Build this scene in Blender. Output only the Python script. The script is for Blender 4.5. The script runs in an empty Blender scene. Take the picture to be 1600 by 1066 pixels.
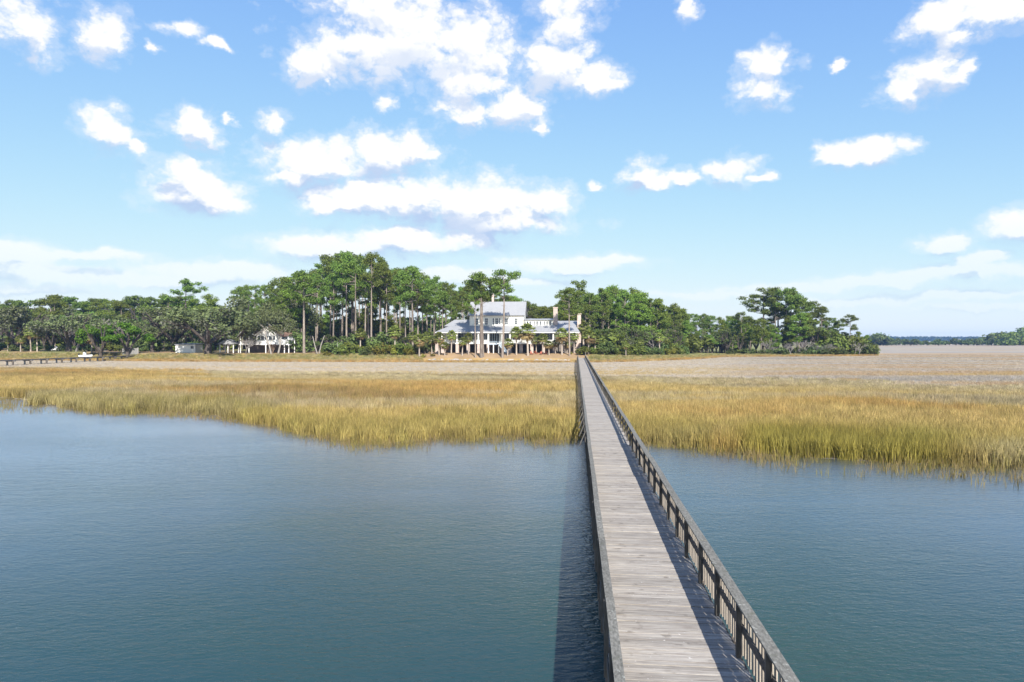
import bpy, math, random
import numpy as np
from mathutils import Vector, Matrix

rng = np.random.default_rng(7)
random.seed(7)
C = bpy.context.scene.collection
scene = bpy.context.scene
PI = math.pi

# ------------------------------------------------------------------ camera
F, CX, HY, CAMZ = 1067.0, 800.0, 532.0, 7.1
TH = math.atan(100.0 / 1067.0)          # the boardwalk's heading, to the right of the view
CT, ST = math.cos(TH), math.sin(TH)
cam_d = bpy.data.cameras.new('camera')
cam_d.lens, cam_d.sensor_width = 24.0, 36.0
cam_d.shift_y = -1.0 / 1600.0
cam_d.clip_start, cam_d.clip_end = 0.1, 20000.0
cam = bpy.data.objects.new('camera', cam_d)
cam.location = (0, 0, CAMZ)
cam.rotation_euler = (PI / 2, 0, 0)
C.objects.link(cam)
scene.camera = cam

# ------------------------------------------------------------------ sun, exposure
sx, sy = .42 * CT - 1.31 * ST, -.42 * ST - 1.31 * CT
SUN = Vector((sx, sy, 1.0)).normalized()
sun_d = bpy.data.lights.new('sun', 'SUN')
sun_d.energy, sun_d.angle, sun_d.color = 5.0, math.radians(.53), (1.0, .95, .87)
sun_o = bpy.data.objects.new('sun', sun_d)
sun_o.rotation_euler = SUN.to_track_quat('Z', 'Y').to_euler()
sun_o.location = (30, -60, 80)
C.objects.link(sun_o)
scene.view_settings.view_transform = 'Standard'
scene.view_settings.look = 'None'
scene.view_settings.gamma = 1.0
scene.view_settings.exposure = 0.85
scene.view_settings.use_curve_mapping = False
scene.cycles.max_bounces = 6
scene.cycles.diffuse_bounces = 3
scene.cycles.glossy_bounces = 3
scene.cycles.transmission_bounces = 3
scene.cycles.transparent_max_bounces = 6
scene.cycles.volume_bounces = 0

# ------------------------------------------------------------------ sky with cumulus clouds
def direction(px, py):
    a = math.atan((px - CX) / F)
    e = math.atan((HY - py) / math.hypot(F, px - CX))
    return a, e

CLOUDS = [  # bearing and height given through the photograph, half width, half height (same unit)
    (640, 55, 150, 60), (560, 70, 110, 50), (500, 100, 64, 36), (590, 15, 100, 46), (720, 80, 110, 60),
    (740, 130, 80, 40), (885, 35, 60, 60), (865, 100, 80, 36), (930, 126, 48, 26), (730, 178, 66, 26), (800, 168, 66, 30),
    (40, 40, 58, 46), (165, 55, 52, 38), (-80, 30, 80, 50), (285, 46, 34, 10), (340, 70, 26, 6), (235, 72, 10, 8),
    (166, 196, 60, 34), (307, 203, 46, 30), (433, 193, 30, 18), (222, 228, 20, 11), (365, 188, 12, 6),
    (310, 296, 96, 36), (350, 318, 66, 20), (285, 266, 50, 22),
    (500, 258, 110, 34), (590, 240, 100, 36), (650, 238, 40, 30), (450, 278, 50, 16), (518, 126, 18, 8), (606, 160, 22, 14),
    (580, 310, 130, 28), (680, 312, 150, 40), (760, 320, 130, 42), (850, 316, 60, 28), (790, 345, 120, 26), (520, 320, 60, 14),
    (520, 384, 130, 24), (640, 376, 150, 22), (730, 372, 50, 12),
    (20, 396, 90, 24), (120, 398, 150, 12), (60, 425, 190, 14), (340, 424, 150, 18), (240, 440, 220, 12), (40, 450, 120, 8),
    (890, 412, 130, 16), (710, 426, 90, 12), (960, 408, 60, 9), (800, 440, 110, 8),
    (1205, 104, 44, 30), (1192, 138, 46, 30), (1415, 136, 52, 28), (1460, 108, 54, 34), (1505, 112, 22, 22),
    (1480, 24, 84, 34), (1570, 8, 100, 34), (1500, 52, 40, 16), (1075, 10, 20, 20), (1310, 100, 10, 6),
    (1300, 240, 44, 16), (1360, 234, 60, 18), (1430, 226, 34, 14), (1002, 270, 34, 24), (1030, 284, 30, 12), (1066, 276, 26, 14),
    (1146, 268, 48, 24), (1195, 274, 26, 9), (1585, 350, 52, 28), (1530, 405, 38, 15), (1465, 378, 50, 17),
    (1430, 432, 80, 14), (1550, 424, 120, 14), (1350, 440, 110, 10), (1520, 460, 180, 10), (1220, 450, 130, 9), (1330, 470, 160, 7), (1120, 462, 120, 7), (1540, 480, 140, 6),
    (930, 290, 16, 9), (842, 203, 14, 9),
]
world = bpy.data.worlds.new('World')
scene.world = world
world.use_nodes = True
nt = world.node_tree
for n in list(nt.nodes):
    nt.nodes.remove(n)
NL = nt.links.new
def N(t, **kw):
    n = nt.nodes.new(t)
    for k, v in kw.items():
        setattr(n, k, v)
    return n
def wmath(op, a, b=None, c=None, clamp=False):
    n = N('ShaderNodeMath', operation=op, use_clamp=clamp)
    for i, v in enumerate((a, b, c)):
        if v is None: continue
        if isinstance(v, (int, float)): n.inputs[i].default_value = v
        else: NL(v, n.inputs[i])
    return n.outputs[0]
tc = N('ShaderNodeTexCoord')
sky = N('ShaderNodeTexSky', sky_type='NISHITA', sun_disc=False)
sky.sun_elevation = math.asin(SUN.z)
sky.sun_rotation = math.atan2(SUN.x, SUN.y)
sky.altitude, sky.air_density, sky.dust_density, sky.ozone_density = 0.0, 0.7, 0.25, 2.0
sep = N('ShaderNodeSeparateXYZ')
NL(tc.outputs['Generated'], sep.inputs[0])
az = wmath('ARCTAN2', sep.outputs[0], sep.outputs[1])
el = wmath('ARCSINE', sep.outputs[2])
# warp of the cloud outlines
comb0 = N('ShaderNodeCombineXYZ')
NL(az, comb0.inputs[0]); NL(wmath('MULTIPLY', el, 1.35), comb0.inputs[1])
wn = N('ShaderNodeTexNoise'); wn.inputs['Scale'].default_value = 17; wn.inputs['Detail'].default_value = 7; wn.inputs['Roughness'].default_value = .62
NL(comb0.outputs[0], wn.inputs['Vector'])
wv = N('ShaderNodeVectorMath', operation='SUBTRACT'); NL(wn.outputs['Color'], wv.inputs[0]); wv.inputs[1].default_value = (.5, .5, .5)
comb = N('ShaderNodeCombineXYZ')
NL(az, comb.inputs[0]); NL(el, comb.inputs[1])
wp = N('ShaderNodeVectorMath', operation='MULTIPLY_ADD')
NL(wv.outputs[0], wp.inputs[0]); wp.inputs[1].default_value = (.075, .036, 0); NL(comb.outputs[0], wp.inputs[2])
flat = N('ShaderNodeVectorMath', operation='MULTIPLY'); flat.inputs[1].default_value = (1, 1, 0); NL(wp.outputs[0], flat.inputs[0])
def field(vec):
    out = None
    for px, py, rx, ry in CLOUDS:
        a, e = direction(px, py)
        ra = max(rx, 14) / F * math.cos(a) ** 2 * 1.12
        re = max(ry, 8) / F * 1.22 * math.cos(a)
        m = N('ShaderNodeVectorMath', operation='MULTIPLY_ADD')
        NL(vec, m.inputs[0]); m.inputs[1].default_value = (1 / ra, 1 / re, 0); m.inputs[2].default_value = (-a / ra, -e / re, 0)
        l = N('ShaderNodeVectorMath', operation='LENGTH'); NL(m.outputs[0], l.inputs[0])
        out = l.outputs['Value'] if out is None else wmath('SMOOTH_MIN', out, l.outputs['Value'], .35)
    return wmath('SUBTRACT', 1.0, out)
f0 = field(flat.outputs[0])
up = N('ShaderNodeVectorMath', operation='ADD'); NL(flat.outputs[0], up.inputs[0]); up.inputs[1].default_value = (.005, .022, 0)
f1 = field(up.outputs[0])
# scattered clouds over the rest of the sky
gn = N('ShaderNodeTexNoise'); gn.inputs['Scale'].default_value = 4.2; gn.inputs['Detail'].default_value = 3
gmap = N('ShaderNodeVectorMath', operation='MULTIPLY'); gmap.inputs[1].default_value = (1, 2.0, 1); NL(comb0.outputs[0], gmap.inputs[0]); NL(gmap.outputs[0], gn.inputs['Vector'])
gf = wmath('MULTIPLY', wmath('SUBTRACT', gn.outputs['Fac'], .56), 4.0)
out_az = wmath('MULTIPLY', wmath('SUBTRACT', wmath('ABSOLUTE', az), .72), 8.0, clamp=True)
out_el = wmath('MULTIPLY', wmath('SUBTRACT', el, .53), 8.0, clamp=True)
gmask = wmath('MAXIMUM', out_az, out_el)
gsel = wmath('MULTIPLY_ADD', gmask, 3.0, -3.0)
g0 = wmath('ADD', gf, gsel)
fall = wmath('MAXIMUM', f0, g0)
def cnoise(vec):
    dn = N('ShaderNodeTexNoise', noise_dimensions='2D'); dn.inputs['Scale'].default_value = 15; dn.inputs['Detail'].default_value = 9; dn.inputs['Roughness'].default_value = .53
    dn.inputs['Lacunarity'].default_value = 2.2
    NL(vec, dn.inputs['Vector'])
    vo = N('ShaderNodeTexVoronoi', voronoi_dimensions='2D', feature='SMOOTH_F1'); vo.inputs['Scale'].default_value = 30; vo.inputs['Detail'].default_value = 3; vo.inputs['Roughness'].default_value = .55
    vo.inputs['Lacunarity'].default_value = 2.3; vo.inputs['Smoothness'].default_value = .35
    NL(vec, vo.inputs['Vector'])
    return wmath('ADD', wmath('MULTIPLY', wmath('SUBTRACT', dn.outputs['Fac'], .5), 3.3), wmath('MULTIPLY', wmath('SUBTRACT', .42, vo.outputs['Distance']), 1.0))
namp = N('ShaderNodeMapRange'); NL(el, namp.inputs['Value']); namp.inputs['From Min'].default_value = .10; namp.inputs['From Max'].default_value = .30; namp.inputs['To Min'].default_value = .55; namp.inputs['To Max'].default_value = 1.0
cvec = N('ShaderNodeVectorMath', operation='MULTIPLY_ADD'); NL(wv.outputs[0], cvec.inputs[0]); cvec.inputs[1].default_value = (.03, .02, 0); NL(comb0.outputs[0], cvec.inputs[2])
c0 = wmath('MULTIPLY', cnoise(cvec.outputs[0]), namp.outputs[0])
upv = N('ShaderNodeVectorMath', operation='ADD'); NL(cvec.outputs[0], upv.inputs[0]); upv.inputs[1].default_value = (.003, .012, 0)
c1 = wmath('MULTIPLY', cnoise(upv.outputs[0]), namp.outputs[0])
dens = wmath('ADD', wmath('MULTIPLY_ADD', wmath('MINIMUM', fall, .8), 2.5, .10), c0)
densu = wmath('ADD', wmath('MULTIPLY_ADD', wmath('MINIMUM', wmath('MAXIMUM', f1, g0), .8), 2.5, .10), c1)
mr = N('ShaderNodeMapRange', interpolation_type='SMOOTHSTEP'); NL(dens, mr.inputs['Value'])
mr.inputs['From Min'].default_value = -.08; mr.inputs['From Max'].default_value = 1.25
above = N('ShaderNodeMapRange'); NL(el, above.inputs['Value']); above.inputs['From Min'].default_value = .012; above.inputs['From Max'].default_value = .15
veil = N('ShaderNodeMapRange', interpolation_type='SMOOTHSTEP'); NL(dens, veil.inputs['Value'])
veil.inputs['From Min'].default_value = -.55; veil.inputs['From Max'].default_value = .4; veil.inputs['To Max'].default_value = .24
alpha = wmath('MULTIPLY', wmath('MULTIPLY', wmath('MAXIMUM', mr.outputs[0], veil.outputs[0]), above.outputs[0]), .97)
# shaded where there is more cloud towards the sun than here
und = N('ShaderNodeMapRange', interpolation_type='SMOOTHSTEP'); NL(wmath('SUBTRACT', densu, dens), und.inputs['Value'])
und.inputs['From Min'].default_value = -.25; und.inputs['From Max'].default_value = .75
thick = N('ShaderNodeMapRange', interpolation_type='SMOOTHSTEP'); NL(densu, thick.inputs['Value'])
thick.inputs['From Min'].default_value = .2; thick.inputs['From Max'].default_value = 1.3
low = N('ShaderNodeMapRange'); NL(el, low.inputs['Value']); low.inputs['From Min'].default_value = .42; low.inputs['From Max'].default_value = .20; low.inputs['To Min'].default_value = .5; low.inputs['To Max'].default_value = 1.0
base = N('ShaderNodeMapRange', interpolation_type='SMOOTHSTEP'); NL(wmath('SUBTRACT', f1, f0), base.inputs['Value'])
base.inputs['From Min'].default_value = .0; base.inputs['From Max'].default_value = .40
under = wmath('MULTIPLY', wmath('MULTIPLY', wmath('MAXIMUM', wmath('MULTIPLY', und.outputs[0], .8), base.outputs[0]), thick.outputs[0]), low.outputs[0])
cc = N('ShaderNodeMix', data_type='RGBA'); NL(under, cc.inputs['Factor'])
cc.inputs[6].default_value = (4.9, 4.9, 4.93, 1); cc.inputs[7].default_value = (2.35, 3.0, 4.15, 1)
ssep = N('ShaderNodeSeparateColor'); NL(sky.outputs[0], ssep.inputs[0])
skc = N('ShaderNodeCombineColor')
for i_, k_ in enumerate((.31, .41, .85)):      # air as a camera's film renders it: bright air saturates towards white
    NL(wmath('MULTIPLY', wmath('SUBTRACT', 1.0, wmath('EXPONENT', wmath('MULTIPLY', ssep.outputs[i_], -k_))), 4.6), skc.inputs[i_])
mixc = N('ShaderNodeMix', data_type='RGBA'); NL(alpha, mixc.inputs['Factor']); NL(skc.outputs[0], mixc.inputs[6]); NL(cc.outputs[2], mixc.inputs[7])
bg = N('ShaderNodeBackground'); bg.inputs['Strength'].default_value = .12
NL(mixc.outputs[2], bg.inputs['Color'])
wo = N('ShaderNodeOutputWorld'); NL(bg.outputs[0], wo.inputs['Surface'])

# ------------------------------------------------------------------ placing helpers
def X(px, d): return (px - CX) / F * d
def Zp(py, d): return CAMZ - (py - HY) / F * d
def U(px, v):
    t = (px - CX) / F
    return v * (t * CT - ST) / (CT + t * ST)
def dock2w(u, v): return u * CT + v * ST, -u * ST + v * CT
def zv(py, px, v):
    u = U(px, v)
    return Zp(py, -u * ST + v * CT)

# value noise in the plane
_tab = rng.random((256, 256))
def vnoise(x, y, s=1.0, o=0):
    x = np.asarray(x, float) / s + 37.3 * o; y = np.asarray(y, float) / s + 11.7 * o
    xi = np.floor(x).astype(int); yi = np.floor(y).astype(int)
    fx = x - xi; fy = y - yi
    fx = fx * fx * (3 - 2 * fx); fy = fy * fy * (3 - 2 * fy)
    g = lambda i, j: _tab[(xi + i) % 256, (yi + j) % 256]
    return (g(0, 0) * (1 - fx) + g(1, 0) * fx) * (1 - fy) + (g(0, 1) * (1 - fx) + g(1, 1) * fx) * fy
def fbm(x, y, s, o=0): return .55 * vnoise(x, y, s, o) + .3 * vnoise(x, y, s * .45, o + 3) + .15 * vnoise(x, y, s * .2, o + 5)
def ss(a, b, x):
    t = np.clip((x - a) / (b - a), 0, 1)
    return t * t * (3 - 2 * t)

# ------------------------------------------------------------------ mesh helpers
class MB:
    def __init__(s): s.v, s.f, s.c = [], [], []
    def face(s, pts, c=None):
        i = len(s.v); s.v += [tuple(p) for p in pts]; s.f.append(tuple(range(i, i + len(pts)))); s.c.append(c)
    def box(s, x0, x1, y0, y1, z0, z1):
        i = len(s.v)
        s.v += [(x0, y0, z0), (x1, y0, z0), (x1, y1, z0), (x0, y1, z0), (x0, y0, z1), (x1, y0, z1), (x1, y1, z1), (x0, y1, z1)]
        for q in ((3, 2, 1, 0), (4, 5, 6, 7), (0, 1, 5, 4), (1, 2, 6, 5), (2, 3, 7, 6), (3, 0, 4, 7)):
            s.f.append(tuple(i + k for k in q)); s.c.append(None)
        return s
    def bar(s, a, b, w, h=None):
        a, b = Vector(a), Vector(b); h = h or w
        t = (b - a).normalized()
        r = Vector((0, 0, 1)) if abs(t.z) < .95 else Vector((1, 0, 0))
        p = t.cross(r).normalized(); q = p.cross(t)
        i = len(s.v)
        for o in (a, b):
            for k, l in ((-1, -1), (1, -1), (1, 1), (-1, 1)):
                s.v.append(tuple(o + p * (k * w / 2) + q * (l * h / 2)))
        for qd in ((0, 1, 2, 3), (7, 6, 5, 4), (0, 4, 5, 1), (1, 5, 6, 2), (2, 6, 7, 3), (3, 7, 4, 0)):
            s.f.append(tuple(i + k for k in qd)); s.c.append(None)
        return s
    def tube(s, pts, rad, n=6):
        rings = []
        for k, p in enumerate(pts):
            p = Vector(p)
            t = (Vector(pts[min(k + 1, len(pts) - 1)]) - Vector(pts[max(k - 1, 0)])).normalized()
            r = Vector((1, 0, 0)) if abs(t.x) < .9 else Vector((0, 1, 0))
            a = t.cross(r).normalized(); b = t.cross(a)
            i = len(s.v)
            for j in range(n):
                w = 2 * PI * j / n
                s.v.append(tuple(p + (a * math.cos(w) + b * math.sin(w)) * rad[k]))
            rings.append(i)
        for k in range(len(rings) - 1):
            for j in range(n):
                s.f.append((rings[k] + j, rings[k] + (j + 1) % n, rings[k + 1] + (j + 1) % n, rings[k + 1] + j)); s.c.append(None)
        s.f.append(tuple(rings[-1] + j for j in range(n))); s.c.append(None)
        return s
    def prism(s, poly, y0, y1):            # polygon in x,z pushed along y
        i = len(s.v); n = len(poly)
        s.v += [(x, y0, z) for x, z in poly] + [(x, y1, z) for x, z in poly]
        s.f.append(tuple(range(i, i + n))); s.f.append(tuple(range(i + 2 * n - 1, i + n - 1, -1))); s.c += [None, None]
        for k in range(n):
            s.f.append((i + k, i + n + k, i + n + (k + 1) % n, i + (k + 1) % n)); s.c.append(None)
        return s
    def slab(s, quad, t):                  # a quad with thickness, downwards
        q = [Vector(p) for p in quad]
        nrm = (q[1] - q[0]).cross(q[-1] - q[0]).normalized()
        if nrm.z < 0: nrm = -nrm
        lo = [p - nrm * t for p in q]; i = len(s.v); n = len(q)
        s.v += [tuple(p) for p in q + lo]
        s.f.append(tuple(range(i, i + n))); s.f.append(tuple(range(i + 2 * n - 1, i + n - 1, -1))); s.c += [None, None]
        for k in range(n):
            s.f.append((i + k, i + n + k, i + n + (k + 1) % n, i + (k + 1) % n)); s.c.append(None)
        return s
    def mesh(s, name, mat):
        m = bpy.data.meshes.new(name); m.from_pydata(s.v, [], s.f)
        import bmesh
        b = bmesh.new(); b.from_mesh(m); bmesh.ops.recalc_face_normals(b, faces=b.faces); b.to_mesh(m); b.free()
        if mat: m.materials.append(mat)
        m.update()
        return m

def link(name, mesh, parent=None, loc=None, rot=None, scale=None):
    o = bpy.data.objects.new(name, mesh); C.objects.link(o)
    if parent: o.parent = parent
    if loc is not None: o.location = loc
    if rot is not None: o.rotation_euler = rot
    if scale is not None: o.scale = scale
    return o
def part(name, mb, mat, parent, label=None):
    o = link(name, mb.mesh(name, mat), parent)
    if label: o['label'] = label
    return o
def tag(o, label, cat, group=None):
    o['label'], o['category'] = label, cat
    if group: o['group'] = group
    return o
def thing(name, label, cat, loc, rz=0.0, group=None):
    o = link(name, None, None, loc, (0, 0, rz))
    o.empty_display_size = .3
    return tag(o, label, cat, group)
def kind(o, k): o['kind'] = k; return o

# ------------------------------------------------------------------ materials
def mat(name, col, rough=.8, var=.0, scale=2.0, bump=0.0, bscale=20.0, stretch=(1, 1, 1), col2=None, spec=.3, rnd=0.0, cut=(.35, .65), speck=None):
    m = bpy.data.materials.new(name); m.use_nodes = True
    t = m.node_tree; b = t.nodes['Principled BSDF']
    b.inputs['Roughness'].default_value = rough
    b.inputs['Specular IOR Level'].default_value = spec
    tcn = t.nodes.new('ShaderNodeTexCoord'); mp = t.nodes.new('ShaderNodeMapping'); mp.inputs['Scale'].default_value = stretch
    t.links.new(tcn.outputs['Object'], mp.inputs['Vector'])
    oi = t.nodes.new('ShaderNodeObjectInfo')
    off = t.nodes.new('ShaderNodeVectorMath'); off.operation = 'MULTIPLY_ADD'
    t.links.new(oi.outputs['Random'], off.inputs[0]); off.inputs[1].default_value = (37, 53, 71); t.links.new(mp.outputs[0], off.inputs[2])
    ns = t.nodes.new('ShaderNodeTexNoise'); ns.inputs['Scale'].default_value = scale; ns.inputs['Detail'].default_value = 6; ns.inputs['Roughness'].default_value = .62
    t.links.new(off.outputs[0], ns.inputs['Vector'])
    r = t.nodes.new('ShaderNodeMapRange'); t.links.new(ns.outputs['Fac'], r.inputs['Value'])
    r.inputs['From Min'].default_value, r.inputs['From Max'].default_value = cut
    mx = t.nodes.new('ShaderNodeMix'); mx.data_type = 'RGBA'; t.links.new(r.outputs[0], mx.inputs['Factor'])
    c2 = col2 or tuple(max(0, c * (1 - var)) for c in col)
    c1 = col if col2 else tuple(min(1, c * (1 + var)) for c in col)
    mx.inputs[6].default_value = (*c2, 1); mx.inputs[7].default_value = (*c1, 1)
    last = mx.outputs[2]
    if speck:                              # pale lichen and droppings, dark stains
        for sc_, lo_, hi_, col_ in speck:
            n3 = t.nodes.new('ShaderNodeTexNoise'); n3.inputs['Scale'].default_value = sc_; n3.inputs['Detail'].default_value = 3
            o3 = t.nodes.new('ShaderNodeVectorMath'); o3.operation = 'MULTIPLY_ADD'; t.links.new(oi.outputs['Random'], o3.inputs[0]); o3.inputs[1].default_value = (71, 37, 53); t.links.new(tcn.outputs['Object'], o3.inputs[2])
            t.links.new(o3.outputs[0], n3.inputs['Vector'])
            r3 = t.nodes.new('ShaderNodeMapRange'); t.links.new(n3.outputs['Fac'], r3.inputs['Value']); r3.inputs['From Min'].default_value = lo_; r3.inputs['From Max'].default_value = hi_; r3.inputs['To Max'].default_value = .8
            m3 = t.nodes.new('ShaderNodeMix'); m3.data_type = 'RGBA'; t.links.new(r3.outputs[0], m3.inputs['Factor']); t.links.new(last, m3.inputs[6]); m3.inputs[7].default_value = (*col_, 1)
            last = m3.outputs[2]
    if rnd:
        ge = t.nodes.new('ShaderNodeNewGeometry')
        ad = t.nodes.new('ShaderNodeMath'); ad.operation = 'ADD'; t.links.new(ge.outputs['Random Per Island'], ad.inputs[0]); t.links.new(oi.outputs['Random'], ad.inputs[1])
        fr = t.nodes.new('ShaderNodeMath'); fr.operation = 'FRACT'; t.links.new(ad.outputs[0], fr.inputs[0])
        hs = t.nodes.new('ShaderNodeHueSaturation')
        rr = t.nodes.new('ShaderNodeMapRange'); t.links.new(fr.outputs[0], rr.inputs['Value']); rr.inputs['To Min'].default_value = 1 - rnd; rr.inputs['To Max'].default_value = 1 + rnd
        t.links.new(rr.outputs[0], hs.inputs['Value']); t.links.new(last, hs.inputs['Color']); last = hs.outputs[0]
    t.links.new(last, b.inputs['Base Color'])
    if bump:
        n2 = t.nodes.new('ShaderNodeTexNoise'); n2.inputs['Scale'].default_value = bscale; n2.inputs['Detail'].default_value = 4
        t.links.new(off.outputs[0], n2.inputs['Vector'])
        bp = t.nodes.new('ShaderNodeBump'); bp.inputs['Strength'].default_value = bump; bp.inputs['Distance'].default_value = .02
        t.links.new(n2.outputs['Fac'], bp.inputs['Height']); t.links.new(bp.outputs[0], b.inputs['Normal'])
    return m

def leaf_mat(name, col, hue=.02, val=.35, transl=.34, rough=.6):
    m = bpy.data.materials.new(name); m.use_nodes = True
    t = m.node_tree; b = t.nodes['Principled BSDF']; b.inputs['Roughness'].default_value = rough; b.inputs['Specular IOR Level'].default_value = .25
    oi = t.nodes.new('ShaderNodeObjectInfo'); ge = t.nodes.new('ShaderNodeNewGeometry')
    hs = t.nodes.new('ShaderNodeHueSaturation'); hs.inputs['Color'].default_value = (*col, 1)
    r1 = t.nodes.new('ShaderNodeMapRange'); t.links.new(ge.outputs['Random Per Island'], r1.inputs['Value']); r1.inputs['To Min'].default_value = 1 - val; r1.inputs['To Max'].default_value = 1 + val
    r2 = t.nodes.new('ShaderNodeMapRange'); t.links.new(oi.outputs['Random'], r2.inputs['Value']); r2.inputs['To Min'].default_value = .5 - hue; r2.inputs['To Max'].default_value = .5 + hue
    r3 = t.nodes.new('ShaderNodeMapRange'); t.links.new(oi.outputs['Random'], r3.inputs['Value']); r3.inputs['To Min'].default_value = .68; r3.inputs['To Max'].default_value = 1.30
    mu = t.nodes.new('ShaderNodeMath'); mu.operation = 'MULTIPLY'; t.links.new(r1.outputs[0], mu.inputs[0]); t.links.new(r3.outputs[0], mu.inputs[1])
    t.links.new(r2.outputs[0], hs.inputs['Hue']); t.links.new(mu.outputs[0], hs.inputs['Value'])
    t.links.new(hs.outputs[0], b.inputs['Base Color'])
    tr = t.nodes.new('ShaderNodeBsdfTranslucent'); t.links.new(hs.outputs[0], tr.inputs['Color'])
    mx = t.nodes.new('ShaderNodeMixShader'); mx.inputs[0].default_value = transl
    t.links.new(b.outputs[0], mx.inputs[1]); t.links.new(tr.outputs[0], mx.inputs[2])
    t.links.new(mx.outputs[0], t.nodes['Material Output'].inputs['Surface'])
    return m

def tint_mat(name, attr_type, val=.25, transl=.3):
    m = bpy.data.materials.new(name); m.use_nodes = True
    t = m.node_tree; b = t.nodes['Principled BSDF']; b.inputs['Roughness'].default_value = .75; b.inputs['Specular IOR Level'].default_value = .15
    at = t.nodes.new('ShaderNodeAttribute'); at.attribute_type = attr_type; at.attribute_name = 'tint'
    ge = t.nodes.new('ShaderNodeNewGeometry'); hs = t.nodes.new('ShaderNodeHueSaturation')
    r1 = t.nodes.new('ShaderNodeMapRange'); t.links.new(ge.outputs['Random Per Island'], r1.inputs['Value']); r1.inputs['To Min'].default_value = 1 - val; r1.inputs['To Max'].default_value = 1 + val
    t.links.new(at.outputs['Color'], hs.inputs['Color']); t.links.new(r1.outputs[0], hs.inputs['Value'])
    t.links.new(hs.outputs[0], b.inputs['Base Color'])
    tr = t.nodes.new('ShaderNodeBsdfTranslucent'); t.links.new(hs.outputs[0], tr.inputs['Color'])
    mx = t.nodes.new('ShaderNodeMixShader'); mx.inputs[0].default_value = transl
    t.links.new(b.outputs[0], mx.inputs[1]); t.links.new(tr.outputs[0], mx.inputs[2])
    t.links.new(mx.outputs[0], t.nodes['Material Output'].inputs['Surface'])
    return m

def water_mat():
    m = bpy.data.materials.new('tidal_water'); m.use_nodes = True
    t = m.node_tree; b = t.nodes['Principled BSDF']
    tcn = t.nodes.new('ShaderNodeTexCoord')
    def noise(scale, st, rotz, det):
        mp = t.nodes.new('ShaderNodeMapping'); mp.inputs['Scale'].default_value = st; mp.inputs['Rotation'].default_value = (0, 0, rotz)
        t.links.new(tcn.outputs['Object'], mp.inputs['Vector'])
        n = t.nodes.new('ShaderNodeTexNoise'); n.inputs['Scale'].default_value = scale; n.inputs['Detail'].default_value = det; n.inputs['Roughness'].default_value = .55
        n.inputs['Distortion'].default_value = .4
        t.links.new(mp.outputs[0], n.inputs['Vector']); return n.outputs['Fac']
    a = noise(3.4, (1, 2.3, 1), -.6, 3); c = noise(.8, (1, 2.4, 1), -.25, 3); d = noise(.035, (1, 2.2, 1), .1, 3)
    calm = t.nodes.new('ShaderNodeMapRange'); t.links.new(d, calm.inputs['Value']); calm.inputs['From Min'].default_value = .35; calm.inputs['From Max'].default_value = .65
    calm.inputs['To Min'].default_value = .35; calm.inputs['To Max'].default_value = 1.15
    def mth(op, p, q):
        n = t.nodes.new('ShaderNodeMath'); n.operation = op
        for i, v in enumerate((p, q)):
            if isinstance(v, float): n.inputs[i].default_value = v
            else: t.links.new(v, n.inputs[i])
        return n.outputs[0]
    h = mth('ADD', mth('MULTIPLY', a, .050), mth('MULTIPLY', c, .060))
    h = mth('MULTIPLY', h, calm.outputs[0])
    bp = t.nodes.new('ShaderNodeBump'); bp.inputs['Strength'].default_value = 1.0; bp.inputs['Distance'].default_value = 1.0
    t.links.new(h, bp.inputs['Height'])
    # silty body colour in slow patches, under a mirror that strengthens towards grazing view
    mur = t.nodes.new('ShaderNodeMix'); mur.data_type = 'RGBA'
    pr = t.nodes.new('ShaderNodeMapRange'); t.links.new(d, pr.inputs['Value']); pr.inputs['From Min'].default_value = .35; pr.inputs['From Max'].default_value = .65
    t.links.new(pr.outputs[0], mur.inputs['Factor']); mur.inputs[6].default_value = (.014, .048, .064, 1); mur.inputs[7].default_value = (.025, .056, .046, 1)
    df = t.nodes.new('ShaderNodeBsdfDiffuse'); t.links.new(mur.outputs[2], df.inputs['Color']); t.links.new(bp.outputs[0], df.inputs['Normal'])
    gl = t.nodes.new('ShaderNodeBsdfGlossy'); gl.inputs['Roughness'].default_value = .25; t.links.new(bp.outputs[0], gl.inputs['Normal'])
    fr = t.nodes.new('ShaderNodeFresnel'); fr.inputs['IOR'].default_value = 1.333
    b2 = t.nodes.new('ShaderNodeBump'); b2.inputs['Distance'].default_value = .5; t.links.new(h, b2.inputs['Height']); t.links.new(b2.outputs[0], fr.inputs['Normal'])
    fm = t.nodes.new('ShaderNodeMath'); fm.operation = 'MULTIPLY'; fm.use_clamp = True; fm.inputs[1].default_value = 4.1
    pw = t.nodes.new('ShaderNodeMath'); pw.operation = 'POWER'; pw.inputs[1].default_value = 1.6; t.links.new(fr.outputs[0], pw.inputs[0]); t.links.new(pw.outputs[0], fm.inputs[0])
    mx = t.nodes.new('ShaderNodeMixShader'); t.links.new(fm.outputs[0], mx.inputs[0]); t.links.new(df.outputs[0], mx.inputs[1]); t.links.new(gl.outputs[0], mx.inputs[2])
    t.nodes.remove(b)
    t.links.new(mx.outputs[0], t.nodes['Material Output'].inputs['Surface'])
    return m

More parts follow.
